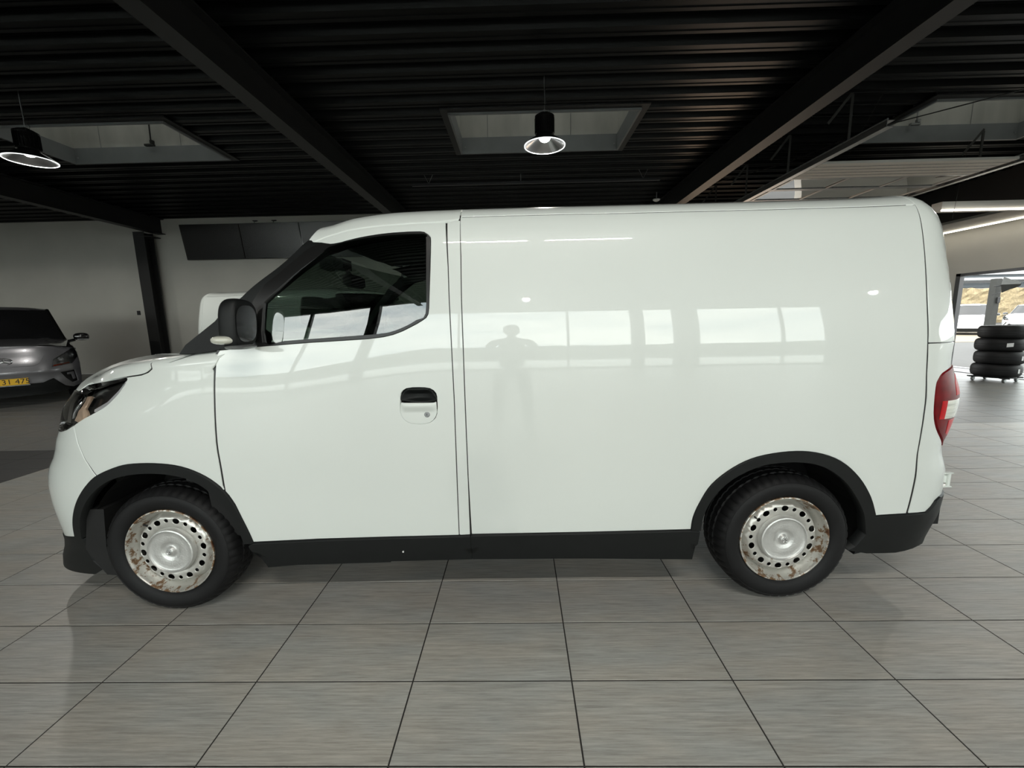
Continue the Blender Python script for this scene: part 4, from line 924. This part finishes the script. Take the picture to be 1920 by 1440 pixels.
# =====================================================================
#                    SILVER CAR AT THE LEFT, CARS OUTSIDE
# =====================================================================
def make_car(name, paint, plate=True, root=None):
    # front faces -y, origin on the floor under the front bumper
    r = empty(name)
    def fx(x, z):                # depth of the nose
        x = np.asarray(x, float); z = np.asarray(z, float)
        return .42*np.abs(x/.95)**3.2+.16*sst((z-.62)/.45)**1.3+.05*sst((.42-z)/.25)-.02*np.exp(-((z-.60)/.06)**2)
    def fn(u, v, o):
        P = np.stack([u, fx(u, v), v], -1); h = 1e-3
        a = np.stack([np.ones_like(u)*2*h, fx(u+h, v)-fx(u-h, v), 0*u], -1); b = np.stack([0*u, fx(u, v+h)-fx(u, v-h), np.ones_like(u)*2*h], -1)
        N = np.cross(a, b); N /= np.linalg.norm(N, axis=-1, keepdims=True); return P, N
    pn = lambda nm, poly, m, **k: panel(nm, poly, m, parent=k.pop('parent', r), fn=fn, sp=k.pop('sp', .06), **k)
    sym = lambda half: half+[(-x, z) for x, z in half[::-1]]
    top = [(0, 1.055), (.35, 1.05), (.62, 1.03), (.72, 1.01)]
    body = [(.0, .40), (.42, .40), (.50, .44), (.56, .46), (.70, .30), (.80, .26), (.93, .30), (.945, .60), (.94, .90), (.90, .985), (.72, 1.01), (.62, 1.03), (.35, 1.05), (0, 1.055)]
    holeR = [(.56, .66), (.60, .80), (.86, .965), (.925, .98), (.935, .82), (.84, .70)]
    fogR = [(.66, .555), (.86, .575), (.885, .36), (.80, .34), (.72, .44)]
    full = body[:-1]+[(-x, z) for x, z in body[::-1]][:-1]
    pn('front_bumper', full, paint, holes=[holeR, fogR, [(-x, z) for x, z in holeR], [(-x, z) for x, z in fogR]], gap=.002)
    pn('air_intake', sym([(.0, .18), (.55, .19), (.78, .22), (.69, .30), (.56, .455), (.50, .44), (.42, .40), (0, .40)][::-1])[::-1], m_trim, off=-.02, gap=.002)
    for s in (1, -1):
        m_ = lambda L: [(s*x, z) for x, z in L]
        h = pn('headlamp', m_(holeR), m_galv, off=-.03, thick=0, gap=-.004)
        pn('lens', m_(holeR), g_lens, off=.0, thick=.02, gap=.003, parent=h, sp=.04)
        for cx, cz in ((.69, .79), (.84, .85), (.68, .72)):
            P, Nn = fn(np.array([s*cx]), np.array([cz]), 0); P = P[0]
            MB().lathe([(.042, 0), (.036, .02), (.015, .045), (.001, .05)], 16, (P[0], P[1]-.002, P[2]), 'y').build('lamp_bowl', m_chrome, h, True)
        pn('turn_signal', m_([(.58, .672), (.60, .70), (.80, .735), (.82, .705)]), m_amber, off=-.012, thick=.006, gap=.002, parent=h, sp=.03)
        f = pn('fog_recess', m_(fogR), m_ink, off=-.05, thick=0, gap=-.004)
        pn('fog_trim', m_([(.76, .53), (.845, .54), (.855, .41), (.83, .40), (.815, .50), (.76, .50)]), paint, off=-.01, thick=.02, gap=0, parent=f, sp=.04)
    # raised grille plate and swage with emblem
    gp = pn('grille_plate', sym([(0, .70), (.34, .70), (.42, .745), (.50, .885), (0, .885)][::-1])[::-1], paint, off=.008, gap=.003)
    em = MB(); em.tube([(.10*math.cos(t), fx(0, .80)-.02, .80+.055*math.sin(t)) for t in [2*PI*i/24 for i in range(25)]], .008, 6, False)
    for a in range(3):
        t = PI/2+2*PI*a/3; em.tube([(0, fx(0, .8)-.02, .80), (.075*math.cos(t), fx(0, .8)-.02, .80+.042*math.sin(t))], .012, 5)
    em.build('emblem', m_chrome, gp, True)
    # bonnet
    nx, ny = 24, 14; V = []; F = []
    for j in range(ny+1):
        t = j/ny
        for i in range(nx+1):
            x = (-1+2*i/nx)*(.80+.06*t); zc = 1.055+.11*t**.8
            y = float(fx(x*.9, 1.03))+t*(1.02+.10*(abs(x)/.85)**2)-.01
            V.append((x, y, zc-.045*(abs(x)/.86)**2.4-.012*(1-t)**3*0+.018*(1 if .45 < abs(x) < .62 else 0)))
    for j in range(ny):
        for i in range(nx): a = j*(nx+1)+i; F.append((a, a+1, a+nx+2, a+nx+1))
    mesh('bonnet', V, F, paint, r, True)
    # sides: loft of stations
    st_ = [(.18, .935), (.55, .95), (1.1, .955), (2.4, .955), (3.8, .95), (4.5, .88), (4.6, .80)]
    for s in (1, -1):
        V = []; F = []; zs = [.24, .45, .70, .90, .99, 1.03]; ws = [-.04, 0, .005, -.01, -.05, -.10]
        for y, w in st_:
            for z, dw in zip(zs, ws): V.append((s*(w+dw), y+(.10 if y < .3 else 0), z+(.10 if y > 1.2 and z > .9 else (.03 if z > .9 else 0))))
        for j in range(len(st_)-1):
            for i in range(5):
                a = j*6+i; q = (a, a+1, a+7, a+6); F.append(q if s > 0 else q[::-1])
        mesh('side_body', V, F, paint, r, True)
        ws_ = MB()
        for wy in (.98, 3.75):
            ws_ = MB(); ws_.lathe([(.20, -.10), (.30, -.11), (.345, -.09), (.355, 0), (.345, .09), (.20, .10)], 28, (0, 0, 0), 'y')
            ws_.v = [(s*.84+(y), wy+x, .355+z) for x, y, z in ws_.v]
            ty = ws_.build('tyre', m_rubber, r, True)
            d = MB(); d.lathe([(.001, 0), (.05, -.01), (.20, 0)], 20, (0, 0, 0), 'y'); d.v = [(s*(.84+.09)+y*s*.5, wy+x, .355+z) for x, y, z in d.v]; d.build('rim', m_galv, ty, True)
        a_ = MB(); a_.add(*superell((s*1.07, 1.50, 1.17), (.125, .07, .078), .75, 20, 12)); a_.tube([(s*.97, 1.52, 1.11), (s*.86, 1.55, 1.08)], .028, 8)
        mi = a_.build('door_mirror', m_gloss, r, True)
        MB().box((s*1.09, 1.432, 1.115), (.18, .015, .02)).build('mirror_flash', m_chrome, mi)
    # greenhouse
    def gh(t):   # t 0 base .. 1 roof: half width, front y, z
        return (.80-.18*t, 1.22+.80*t, 1.10+.64*t)
    V = []; F = []
    for j in range(7):
        t = j/6; w, y, z = gh(t)
        for i in range(13):
            s = -1+i/6; V.append((s*w, y+.14*s*s, z-.01*s*s))
    for j in range(6):
        for i in range(12): a = j*13+i; F.append((a, a+1, a+14, a+13))
    mesh('windscreen', V, F, m_scr, r, True)
    for s in (1, -1):
        p = MB(); pts = []
        for j in range(7):
            w, y, z = gh(j/6); pts.append((s*(w+.015), y+.15, z-.01))
        p.tube(pts, [.035]*7, 8); p.build('windscreen_pillar', m_gloss, r, True)
        V = [(s*.86, 1.38, 1.08), (s*.86, 4.2, 1.12), (s*.66, 3.9, 1.70), (s*.64, 2.15, 1.72)]
        mesh('side_glass', V, [(0, 1, 2, 3) if s > 0 else (3, 2, 1, 0)], m_scr, r)
    V = []; F = []
    ry = [(2.0, 0, .62), (2.10, .045, .64), (2.6, .075, .66), (3.4, .07, .66), (4.0, .01, .64), (4.55, -.60, .78)]
    for y, dz, w in ry:
        for i in range(13): s = -1+i/6; V.append((s*w, y+(.14*s*s if y < 2.2 else 0), 1.735+dz-.05*abs(s)**3))
    for j in range(len(ry)-1):
        for i in range(12): a = j*13+i; F.append((a, a+1, a+14, a+13))
    mesh('roof', V, F, paint, r, True)
    MB().box((0, 4.55, .65), (1.6, .1, .8)).build('tailgate', paint, r); MB().box((0, 2.3, .30), (1.5, 3.9, .14)).build('underbody', m_dark, r)
    if plate:
        pb = MB(); pb.bbox((0, -.035, .455), (.50, .012, .115), .003); pl = pb.build('number_plate', m_yellow, r)
        PL = pl
        cu = bpy.data.curves.new('plate_text', 'FONT'); cu.body = 'AH 31 475'; cu.size = .118; cu.align_x = 'CENTER'; cu.align_y = 'CENTER'; cu.extrude = .001; cu.space_character = 1.02
        to = bpy.data.objects.new('plate_text', cu); COL.objects.link(to)
        dg = bpy.context.evaluated_depsgraph_get(); me = bpy.data.meshes.new_from_object(to.evaluated_get(dg)); bpy.data.objects.remove(to)
        me.materials.clear(); me.materials.append(m_ink)
        tx = bpy.data.objects.new('plate_lettering', me); link(tx, pl); tx.location = (0, -.0425, .455); tx.rotation_euler = (PI/2, 0, 0); tx.scale = (1, 1.0, 1)
        fb = MB()
        for z in (.455-.054, .455+.054): fb.box((0, -.042, z), (.49, .002, .003))
        for x in (-.244, .244): fb.box((x, -.042, .455), (.003, .002, .108))
        fb.build('plate_border', m_ink, pl)
        MB().box((0, -.03, .39), (.52, .02, .012)).build('plate_holder', m_galv, r)
    return r
car = make_car('silver_car', m_silver)
car.location = (-8.72, 6.80, 0); car.rotation_euler = (0, 0, math.radians(49))
car.scale = (.955, 1, 1)
tag(car, 'silver grey car facing the camera at the left edge, yellow number plate', 'car')
cw_ = make_car('white_car', m_carwhite, plate=False); cw_.location = (25.9, 24.3, -.05); cw_.rotation_euler = (0, 0, math.radians(-46))
tag(cw_, 'white car outside, nose on, seen left of the grey post', 'car')
c2 = copy_tree(cw_); c2.location = (25.2, 20.4, -.05); c2.rotation_euler = (0, 0, math.radians(-98)); c2['label'] = 'white car outside, seen right of the grey post above the tyres'
c3 = copy_tree(cw_); c3.location = (34.5, 33.0, -.05); c3.rotation_euler = (0, 0, math.radians(-20)); c3['label'] = 'farther white car, only its roof shows above the nose-on white car'
c4 = copy_tree(cw_); c4.location = (35.0, 29.5, -.05); c4.rotation_euler = (0, 0, math.radians(-60)); c4['label'] = 'farthest white car at the right edge of the yard, behind the others'

# =====================================================================
#                         OTHER THINGS INSIDE
# =====================================================================
# high-bay lamps
def make_lamp(x, y, label, rimz=3.53, on=True):
    r = empty('pendant_lamp', (x, y, rimz), 0, label, 'lamp', None)
    b = MB(); b.lathe([(.001, .37), (.085, .37), (.108, .355), (.125, .345), (.125, .32), (.112, .315), (.112, .15), (.118, .145), (.118, .128), (.001, .128)], 28)
    for k in range(24):
        t = 2*PI*k/24; b.box((.118*math.cos(t), .118*math.sin(t), .235), (.016, .004, .17), t)
    b.box((0, 0, .375), (.07, .05, .04)); 
    hs = b.build('heat_sink', m_gloss, r)
    rf = MB(); rf.lathe([(.085, .125), (.100, .11), (.245, .018), (.256, 0), (.262, .002), (.250, .024), (.104, .118), (.088, .13)], 48)
    m_reflect = mat('lamp_reflector', (.66, .67, .69), .22, metal=1, nscale=6, namp=.05)
    rf.build('reflector', m_reflect, r, True)
    MB().lathe([(.254, -.004), (.262, -.003), (.263, .005), (.254, .006)], 48, close=True).build('reflector_lip', mat('lit_acrylic_lip', (.9, .9, .9), .3, emit=(.95, 1, 1), es=.75), r, True)
    le = MB(); le.lathe([(.001, .048), (.03, .052), (.055, .066), (.072, .09), (.085, .122)], 24)
    le.build('led_array', mat('led_chip', (1, 1, 1), .5, emit=(1, .98, .90), es=28.0), r, True)
    ch = MB(); ch.tube([(0, 0, .40), (.004, 0, .55), (-.003, 0, .7), (0, 0, CZ+.085-rimz)], .004, 5)
    ch.tube([(.018*math.cos(t), 0, .41+.018*math.sin(t)) for t in [2*PI*i/14 for i in range(15)]], .004, 5, False)
    ch.build('chain', m_galv, r); cb_ = MB(); cb_.tube([(.06, 0, .37), (.07, 0, .42), (.03, 0, .45), (.01, 0, .55), (.012, 0, CZ-rimz)], .004, 6); cb_.build('power_cable', m_cable, r)
    l = bpy.data.lights.new('lamp_light', 'SPOT'); l.energy = 62; l.spot_size = math.radians(175); l.spot_blend = .06; l.shadow_soft_size = .07; l.color = (1, .96, .88)
    lo_ = bpy.data.objects.new('lamp_light', l); link(lo_, r); lo_.location = (0, 0, .012)
    return r
lampA = make_lamp(.375, 5.67, 'black pendant lamp with a clear dish shade, hanging before the middle skylight')
def lamp_copy(x, y, label, grp=None):
    c = copy_tree(lampA); c.location = (x, y, 3.53); c['label'] = label; return c
lamp_copy(-6.37, 5.70, 'black pendant lamp with a bright-rimmed dish at the left edge, before the left skylight')
for x, y, t in ((.375, -4.9, 'pendant lamp behind the camera, mirrored in the cargo side'), (7.6, -4.8, 'pendant lamp behind the camera on the right, mirrored near the rear corner'), (-6.37, -4.9, 'pendant lamp behind the camera on the left'), (7.1, 5.67, 'pendant lamp over the right bay, just outside the frame'), (-13.2, 5.7, 'pendant lamp in the far left bay, its light falls on the wall behind the car')):
    lamp_copy(x, y, t)
# wall screens
names = ['leftmost black screen of the row on the back wall', 'middle black screen of the row on the back wall, a thin gap each side', 'rightmost black screen of the row on the back wall, partly behind the van roof']
for n in range(3):
    x0 = -9.26+n*1.66; r = empty('wall_screen', (x0+.825, BW-.13, 3.635), 0, names[n], 'screen', 'black screens on the back wall'); r.rotation_euler = (.16, 0, 0)
    MB().bbox((0, 0, 0), (1.64, .07, .93), .004).build('bezel', m_gloss, r)
    MB().box((0, -.037, .005), (1.61, .004, .895)).build('display', m_scr, r)
    MB().box((0, .07, 0), (.5, .12, .4)).build('bracket', m_galv, r)
so_ = MB().bbox((-10.95, BW-.012, 1.745), (.085, .022, .12), .004).build('wall_socket', m_frame); tag(so_, 'small grey switch box on the wall left of the black column', 'switch')
# hooks above the screens
hk = MB(); hk.tube([(0, 0, 0), (0, -.08, 0), (0, -.08, -.05)], .01, 6); hk.box((0, -.04, .01), (.12, .05, .02)); hk = hk.build('wall_bracket', m_cable, loc=(-7.25, BW-.0, 4.18)); tag(hk, 'small dark bracket above the screens, left of two', 'bracket')
h2 = hk.copy(); COL.objects.link(h2); h2.location = (-6.72, BW, 4.18); h2['label'] = 'small dark bracket above the screens, right of two'
# light rail below the deck
lr = empty('light_rail', (.4, 9.0, 4.13), 0, 'long thin unlit light rail hung below the deck behind the middle lamp', 'light')
MB().bbox((0, 0, 0), (5.1, .06, .05), .008).build('rail', m_frame, lr)
for x in (-2.2, 2.2): MB().tube([(x-.12, 0, .255), (x, 0, .02), (x+.12, 0, .255)], .006, 5).build('hanger', m_galv, lr)
MB().tube([(-.3, 0, .17), (-.3, 0, .02)], .006, 5).build('hanger', m_galv, lr)
for x, y in ((-.35, -1.3), (1.05, -1.3)):
    t = empty('tube_light', (x, y, 4.16), 0, 'lit tube light behind the camera, mirrored high on the cargo side, %s of two' % ('left' if x < 0 else 'right'), 'light')
    MB().bbox((0, 0, .03), (1.2, .07, .05), .008).build('rail', m_frame, t); MB().tube([(-.56, 0, -.01), (.56, 0, -.01)], .014, 8).build('tube', mat('lit_tube', (1, 1, 1), .5, emit=(1, .98, .92), es=9), t)
    l = bpy.data.lights.new('tube_glow', 'AREA'); l.shape = 'RECTANGLE'; l.size = 1.15; l.size_y = .06; l.energy = 24; l.color = (1, .97, .9); o = bpy.data.objects.new('tube_glow', l); link(o, t); o.location = (0, 0, -.03)
    for k in (-.4, .4): MB().tube([(k, 0, .05), (k, 0, .225)], .006, 5).build('hanger', m_galv, t)
# smoke detector
d = empty('smoke_detector', (3.37, 10.5, 4.12), 0, 'round white ceiling detector just above the van roof', 'detector')
MB().lathe([(.001, -.03), (.05, -.025), (.085, 0), (.085, .02), (.001, .03)], 24).build('housing', m_label, d, True); MB().tube([(0, 0, .02), (0, 0, .18)], .012, 8).build('stem', m_galv, d)
# a small lamp far back
d = empty('downlight', (.28, 11.2, 4.02), 0, 'small dark fitting hanging far back above the cab', 'light')
MB().lathe([(.001, .08), (.05, .08), (.06, 0), (.08, -.06), (.075, -.06), (.05, 0), (.001, .02)], 18).build('shade', m_gloss, d, True); MB().tube([(0, 0, .08), (0, 0, .28)], .006, 6).build('cord', m_cable, d)

# ---- overhead garage door, open under the deck ----
gd = empty('overhead_door', (0, 0, 3.62), 0, 'white sectional garage door rolled up flat under the deck at the right, two glazed rows', 'door')
gx0, gx1 = 4.66, 7.62; W_ = gx1-gx0; xc = (gx0+gx1)/2
def section_white(y0, y1, ribs):
    b = MB(); b.bbox((xc, (y0+y1)/2, 0), (W_, y1-y0-.008, .04), .006); o = b.build('door_section', m_soffit, gd)
    q = MB(); n = ribs
    for k in range(1, n): q.box((xc, y0+(y1-y0)*k/n, -.0215), (W_-.02, .012, .005))
    if n > 1: q.build('rib', m_galv, o)
def section_glazed(y0, y1):
    b = MB(); f = .055
    b.bbox((xc, y0+f/2, 0), (W_, f-.004, .04), .004); b.bbox((xc, y1-f/2, 0), (W_, f-.004, .04), .004)
    for x in (gx0+.05, gx0+1.0, gx0+1.97, gx1-.05): b.bbox((x, (y0+y1)/2, -.001), (.05, y1-y0-.1, .036), .004)
    o = b.build('door_section', m_alu, gd)
    for a, c in ((gx0+.075, gx0+.975), (gx0+1.025, gx0+1.945), (gx0+1.995, gx1-.075)):
        V = []; F = []; nx, ny = 14, 8
        for j in range(ny+1):
            for i in range(nx+1):
                x = a+(c-a)*i/nx; y = y0+f+(y1-y0-2*f)*j/ny; V.append((x, y, -.006+.0035*math.sin(3.1*x+2)*math.sin(5*y)))
        for j in range(ny):
            for i in range(nx): q = j*(nx+1)+i; F.append((q, q+nx+1, q+nx+2, q+1))
        mesh('pane', V, F, g_door, o, True)
section_white(6.78, 7.46, 5); section_glazed(7.46, 8.10); section_glazed(8.10, 8.80)
section_white(8.80, 9.50, 5); section_white(9.50, 10.2, 5); section_white(10.2, 11.0, 5)
for x, nm in ((4.57, 'left'), (7.74, 'right')):
    t = empty('door_track', (x, 0, 3.62), 0, 'steel %s track of the open garage door, slung under the deck' % nm, 'track')
    b = MB(); b.box((0, 8.3, .035), (.09, 5.6, .006)); b.box((0, 8.3, -.035), (.09, 5.6, .006)); b.box((.045 if x > 6 else -.045, 8.3, 0), (.006, 5.6, .075))
    b.build('channel', m_alu, t)
    b = MB()
    b.tube([(0, 5.55, .07), (0, 11.0, .07)], .012, 8); b.build('spring_rod', m_galv, t)
    for y in (6.2, 7.5, 8.8, 10.1):
        b = MB(); b.box((.03, y, .36), (.035, .006, .62)); b.box((.0325, y+.015, .36), (.006, .03, .62)); b.box((-.12, y, .50), (.035, .006, .50), M=Matrix.Rotation(.65, 3, 'Y')); b.build('hanger', mat('dull_dark_steel', (.045, .045, .042), .6, metal=.3), t)
    for y in (6.9, 7.4, 8.1, 8.75):
        b = MB(); b.tube([(0, y, 0), (.08 if x < 6 else -.08, y, 0)], .012, 8); b.box((.03 if x < 6 else -.03, y, .03), (.06, .08, .04)); b.build('roller_bracket', m_galv, t)
def cable(name, pts, label, r=.008):
    o = MB().tube(pts, r, 6).build(name, m_cable); tag(o, label, 'cable'); return o
cable('ceiling_cable', [(4.2, 9.8, 4.22), (5.0, 8.3, 4.12), (5.43, 6.81, 4.10), (6.49, 5.85, 4.12), (7.6, 5.2, 4.2)], 'black cable running across the right-hand skylight')
cable('pull_wire', [(5.0, 6.2, 4.28), (5.35, 7.3, 3.72)], 'thin wire down to the garage door, left one', .003)
cable('pull_wire', [(7.95, 7.9, 4.28), (7.85, 7.9, 3.0)], 'thin wire hanging right of the garage door', .003)

# LED lines under the soffit frame
a = MB().box((9.2, 8.195, 3.205), (2.55, .03, .03)).build('led_strip_light', m_led); tag(a, 'level white LED line on the lowered soffit at the right', 'light')
a = MB().box((10.25, 9.75, 3.195), (.03, 3.1, .028)).build('led_strip_light', m_led); tag(a, 'slanting white LED line along the right wall', 'light')
for c_, sx, sy in (((9.2, 8.1, 3.17), 2.5, .05), ((10.2, 9.75, 3.16), .05, 3.0)):
    l = bpy.data.lights.new('led_glow', 'AREA'); l.shape = 'RECTANGLE'; l.size = sx; l.size_y = sy; l.energy = 1.6; l.color = (1, .93, .8); o = bpy.data.objects.new('led_glow', l); COL.objects.link(o); o.location = c_

# ---- tyre stack on its dolly ----
TX, TY = 9.19, 8.02
dl = empty('tyre_dolly', (TX, TY, 0), .35, 'low black wheeled dolly under the stack of tyres', 'dolly')
b = MB()
for t in (PI/4, 3*PI/4): b.box((0, 0, .085), (.74, .09, .022), t)
b.lathe([(.22, .08), (.28, .08), (.28, .10), (.22, .10)], 24, close=True); b.build('frame', m_trim, dl)
for k in range(4):
    t = PI/4+k*PI/2; cx, cy = .30*math.cos(t), .30*math.sin(t)
    w = MB(); w.lathe([(.001, -.02), (.032, -.02), (.040, -.012), (.040, .012), (.032, .02), (.001, .02)], 16, (cx, cy, .040), 'y'); wo = w.build('castor', m_galv, dl, True)
    MB().box((cx, cy, .068), (.035, .034, .014)).build('castor_fork', m_galv, wo)
tl_names = ['bottom tyre of the stack by the glass wall', 'second tyre from the bottom of the stack by the glass wall', 'third tyre from the bottom, with a white label on its tread', 'topmost tyre of the stack by the glass wall']
tprof = [(.20, .035), (.23, .010), (.262, .001), (.290, .005), (.312, .020), (.326, .042), (.333, .07), (.336, .095), (.3335, .098), (.3335, .104), (.3365, .107), (.3365, .135), (.3335, .138), (.3335, .144), (.336, .147), (.333, .172), (.326, .198), (.312, .220), (.290, .235), (.262, .239), (.23, .230), (.20, .205)]
tm = None
for k in range(4):
    if tm is None:
        b = MB(); b.lathe(tprof, 64); o = b.build('tyre', m_rubber, None, True); tm = o.data
    else: o = bpy.data.objects.new('tyre', tm); COL.objects.link(o)
    o.location = (TX+(.0, .01, .02, .035)[k], TY+(0, -.015, .01, 0)[k], .1015+k*.241); o.rotation_euler = (0, 0, k*.7); tag(o, tl_names[k], 'tyre', 'tyres stacked on the dolly')
    if k == 2:
        q = MB(); t0 = -2.05-k*.7
        V = []; 
        for i in range(5):
            t = t0+(i-2)*.065
            V += [(.338*math.cos(t), .338*math.sin(t), .085+.01*(i*.25)), (.338*math.cos(t), .338*math.sin(t), .155+.01*(i*.25))]
        mesh('paper_label', V, [(2*i, 2*i+2, 2*i+3, 2*i+1) for i in range(4)], m_label, o)
    if k < 2:
        V = []; t0 = -1.42-k*.7
        for i in range(3): t = t0+(i-1)*.06; V += [(.338*math.cos(t), .338*math.sin(t), .08), (.338*math.cos(t), .338*math.sin(t), .16)]
        mesh('paper_label', V, [(2*i, 2*i+2, 2*i+3, 2*i+1) for i in range(2)], m_label, o)

# =====================================================================
#                              OUTSIDE
# =====================================================================
po = empty('yard_post', (16.72, 15.0, -.05), 0, 'grey post outside the glass wall, above the tyres', 'post')
MB().bbox((0, 0, 1.24), (.20, .20, 2.5), .02).build('shaft', m_post, po)
MB().bbox((.02, -.13, 1.75), (.09, .05, .2), .01).build('junction_box', m_ink, po)
MB().tube([(-.3, -.2, 1.93), (-.12, -.22, 1.98), (0, -.2, 2.02)], .012, 6).build('cable', m_ink, po)
fl = empty('yard_speaker', (16.60, 14.45, 2.20), .6, 'dark grey horn floodlight fixed on the right of the grey post', 'floodlight')
b = MB(); b.lathe([(.05, -.22), (.10, -.15), (.16, 0), (.26, .16), (.25, .18), (.05, .12)], 4); b.v = [(x, z, y) for x, y, z in b.v]; b.build('body', m_post, fl); MB().tube([(-.02, 0, 0), (-.25, .35, -.05)], .02, 6).build('arm', m_ink, fl)
hd = empty('tan_hedge', (47, 47, 0), 0, 'tan clipped hedge behind the parked white cars', 'hedge')
rng = np.random.RandomState(3)
def rough_block(mb, x0, x1, y, z0, z1, dep, n=60, m=10, amp=.12):
    V = []; F = []
    for i in range(n+1):
        for j in range(m+1): V.append((x0+(x1-x0)*i/n, y+rng.uniform(-amp, amp), z0+(z1-z0)*j/m+(rng.uniform(-amp, amp) if j == m else 0)))
    for i in range(n+1): V.append((x0+(x1-x0)*i/n, y+dep, z1))
    for i in range(n):
        for j in range(m): a = i*(m+1)+j; F.append((a, a+m+1, a+m+2, a+1))
        a = i*(m+1)+m; b_ = (n+1)*(m+1)+i; F.append((a, a+m+1, b_+1, b_))
    mb.add(V, F)
b = MB(); rough_block(b, -26, 30, 0, 0, 3.75, 1.2, 120, 12); b.build('foliage', m_hedge, hd)
bd = empty('yard_building', (50, 56, 0), 0, 'pale flat-roofed building behind the tan hedge, blue-grey band under its eaves', 'building')
MB().box((0, 4, 2.6), (70, 8, 5.2)).build('wall', m_bld, bd); MB().box((0, -.1, 4.62), (70, .3, .55)).build('fascia_band', m_bld2, bd)
for z, h in ((5.35, .32), (6.0, .30)): MB().box((0, -.8, z), (70, 1.2, h)).build('gutter', m_bld, bd)
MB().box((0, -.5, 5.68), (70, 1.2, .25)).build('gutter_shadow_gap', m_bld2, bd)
MB().box((0, 4, 7.3), (70, 9, 2.2)).build('roof', m_bld, bd)
hh_ = empty('roadside_hedge', (0, -24, -.05), 0, 'low dark hedge across the road, seen only mirrored in the van side', 'hedge')
b = MB(); rough_block(b, -60, 60, 0, 0, 1.7, -1.4, 120, 8); b.build('foliage', m_green, hh_)

# ---- the photographer, who shows only as a reflection in the van side ----
def skin_body(name, joints, edges, m, parent, root=0, sub=2):
    me = bpy.data.meshes.new(name); me.from_pydata([j[:3] for j in joints], edges, []); o = bpy.data.objects.new(name, me); link(o, parent)
    sk = o.modifiers.new('skin', 'SKIN'); sk.use_smooth_shade = True
    for i, j in enumerate(joints): me.skin_vertices[0].data[i].radius = (j[3], j[4] if len(j) > 4 else j[3]); me.skin_vertices[0].data[i].use_root = (i == root)
    s_ = o.modifiers.new('sub', 'SUBSURF'); s_.levels = sub; s_.render_levels = sub
    me.materials.append(m); return o
m_skin = mat('skin', (.42, .26, .19), .55, nscale=12, namp=.05); m_cloth = mat('dark_jacket', (.03, .03, .035), .85, nscale=14, namp=.2); m_jean = mat('dark_trousers', (.025, .028, .04), .85, nscale=20, namp=.2); m_hair = mat('dark_hair', (.015, .012, .01), .6, nscale=30, namp=.3)
pe = empty('person', (0, -.52, 0), 0, 'person in dark clothes holding up a phone, mirrored in the cargo side', 'person')
J = [(0, 0, .95, .15, .11), (0, .0, 1.12, .145, .11), (0, .0, 1.30, .17, .12), (0, -.01, 1.44, .13, .09), (0, 0, 1.52, .055), (0, .02, 1.58, .05),
     (-.19, -.01, 1.43, .065), (-.26, -.02, 1.18, .05), (-.20, .20, 1.13, .042), (-.09, .36, 1.24, .030),
     (.19, -.01, 1.43, .065), (.26, -.02, 1.18, .05), (.20, .20, 1.13, .042), (.09, .36, 1.24, .030)]
body = skin_body('body', J, [(0, 1), (1, 2), (2, 3), (3, 4), (4, 5), (3, 6), (6, 7), (7, 8), (8, 9), (3, 10), (10, 11), (11, 12), (12, 13)], m_cloth, pe)
skin_body('trousers', [(0, 0, .98, .15, .12), (-.11, 0, .88, .095), (-.15, .01, .50, .065), (-.18, -.01, .10, .048), (.11, 0, .88, .095), (.15, .01, .50, .065), (.18, -.01, .10, .048)], [(0, 1), (1, 2), (2, 3), (0, 4), (4, 5), (5, 6)], m_jean, pe)
for s in (-1, 1):
    b = MB(); V, F = superell((s*.19, .06, .045), (.048, .135, .045), .8, 20, 10); b.add(V, F); b.build('shoe', m_ink, pe, True)
    hand = skin_body('hand', [(s*.085, .37, 1.25, .030, .02), (s*.078, .41, 1.30, .036, .016), (s*.075, .43, 1.335, .034, .014)], [(0, 1), (1, 2)], m_skin, pe)
    for k in range(4): skin_body('finger', [(s*.075, .42, 1.30+.022*k, .009), (s*.078, .465, 1.302+.022*k, .009), (s*.055, .485, 1.304+.022*k, .008)], [(0, 1), (1, 2)], m_skin, hand, sub=1)
    skin_body('thumb', [(s*.075, .40, 1.29, .012), (s*.055, .415, 1.33, .010), (s*.04, .43, 1.35, .009)], [(0, 1), (1, 2)], m_skin, hand, sub=1)
V, F = superell((0, .02, 1.665), (.075, .095, .118), .92, 28, 20)
V = [(x*(1-.22*max(0, (1.62-z)/.07)*.5), y+(.012 if (abs(x) < .014 and y > .08 and 1.63 < z < 1.67) else 0), z) for x, y, z in V]
hd_ = MB(); hd_.add(V, F); head = hd_.build('head', m_skin, pe, True)
for s in (-1, 1):
    e = MB(); e.add(*superell((s*.03, .105, 1.668), (.012, .008, .007), 1, 12, 8)); e.build('eye', m_label, head, True)
    e = MB(); e.add(*superell((s*.076, .01, 1.655), (.010, .020, .032), 1, 12, 8)); e.build('ear', m_skin, head, True)
e = MB(); e.add(*superell((0, .118, 1.645), (.012, .018, .022), 1, 12, 8)); e.build('nose', m_skin, head, True)
e = MB(); e.add(*superell((0, .098, 1.608), (.024, .010, .006), 1, 12, 8)); e.build('mouth', mat('lips', (.30, .12, .10), .5), head, True)
V, F = superell((0, -.005, 1.70), (.084, .098, .098), .92, 28, 20); V = [(x, y, max(z, 1.64 if y < .0 else 1.70)) for x, y, z in V]
e = MB(); e.add(V, F); e.build('hair', m_hair, head, True); pe.scale = (.95, .95, .95)
ph = MB().bbox((0, -.035, HC), (.15, .008, .075), .003).build('phone', m_ink); tag(ph, 'dark phone held up level by the mirrored photographer', 'phone')
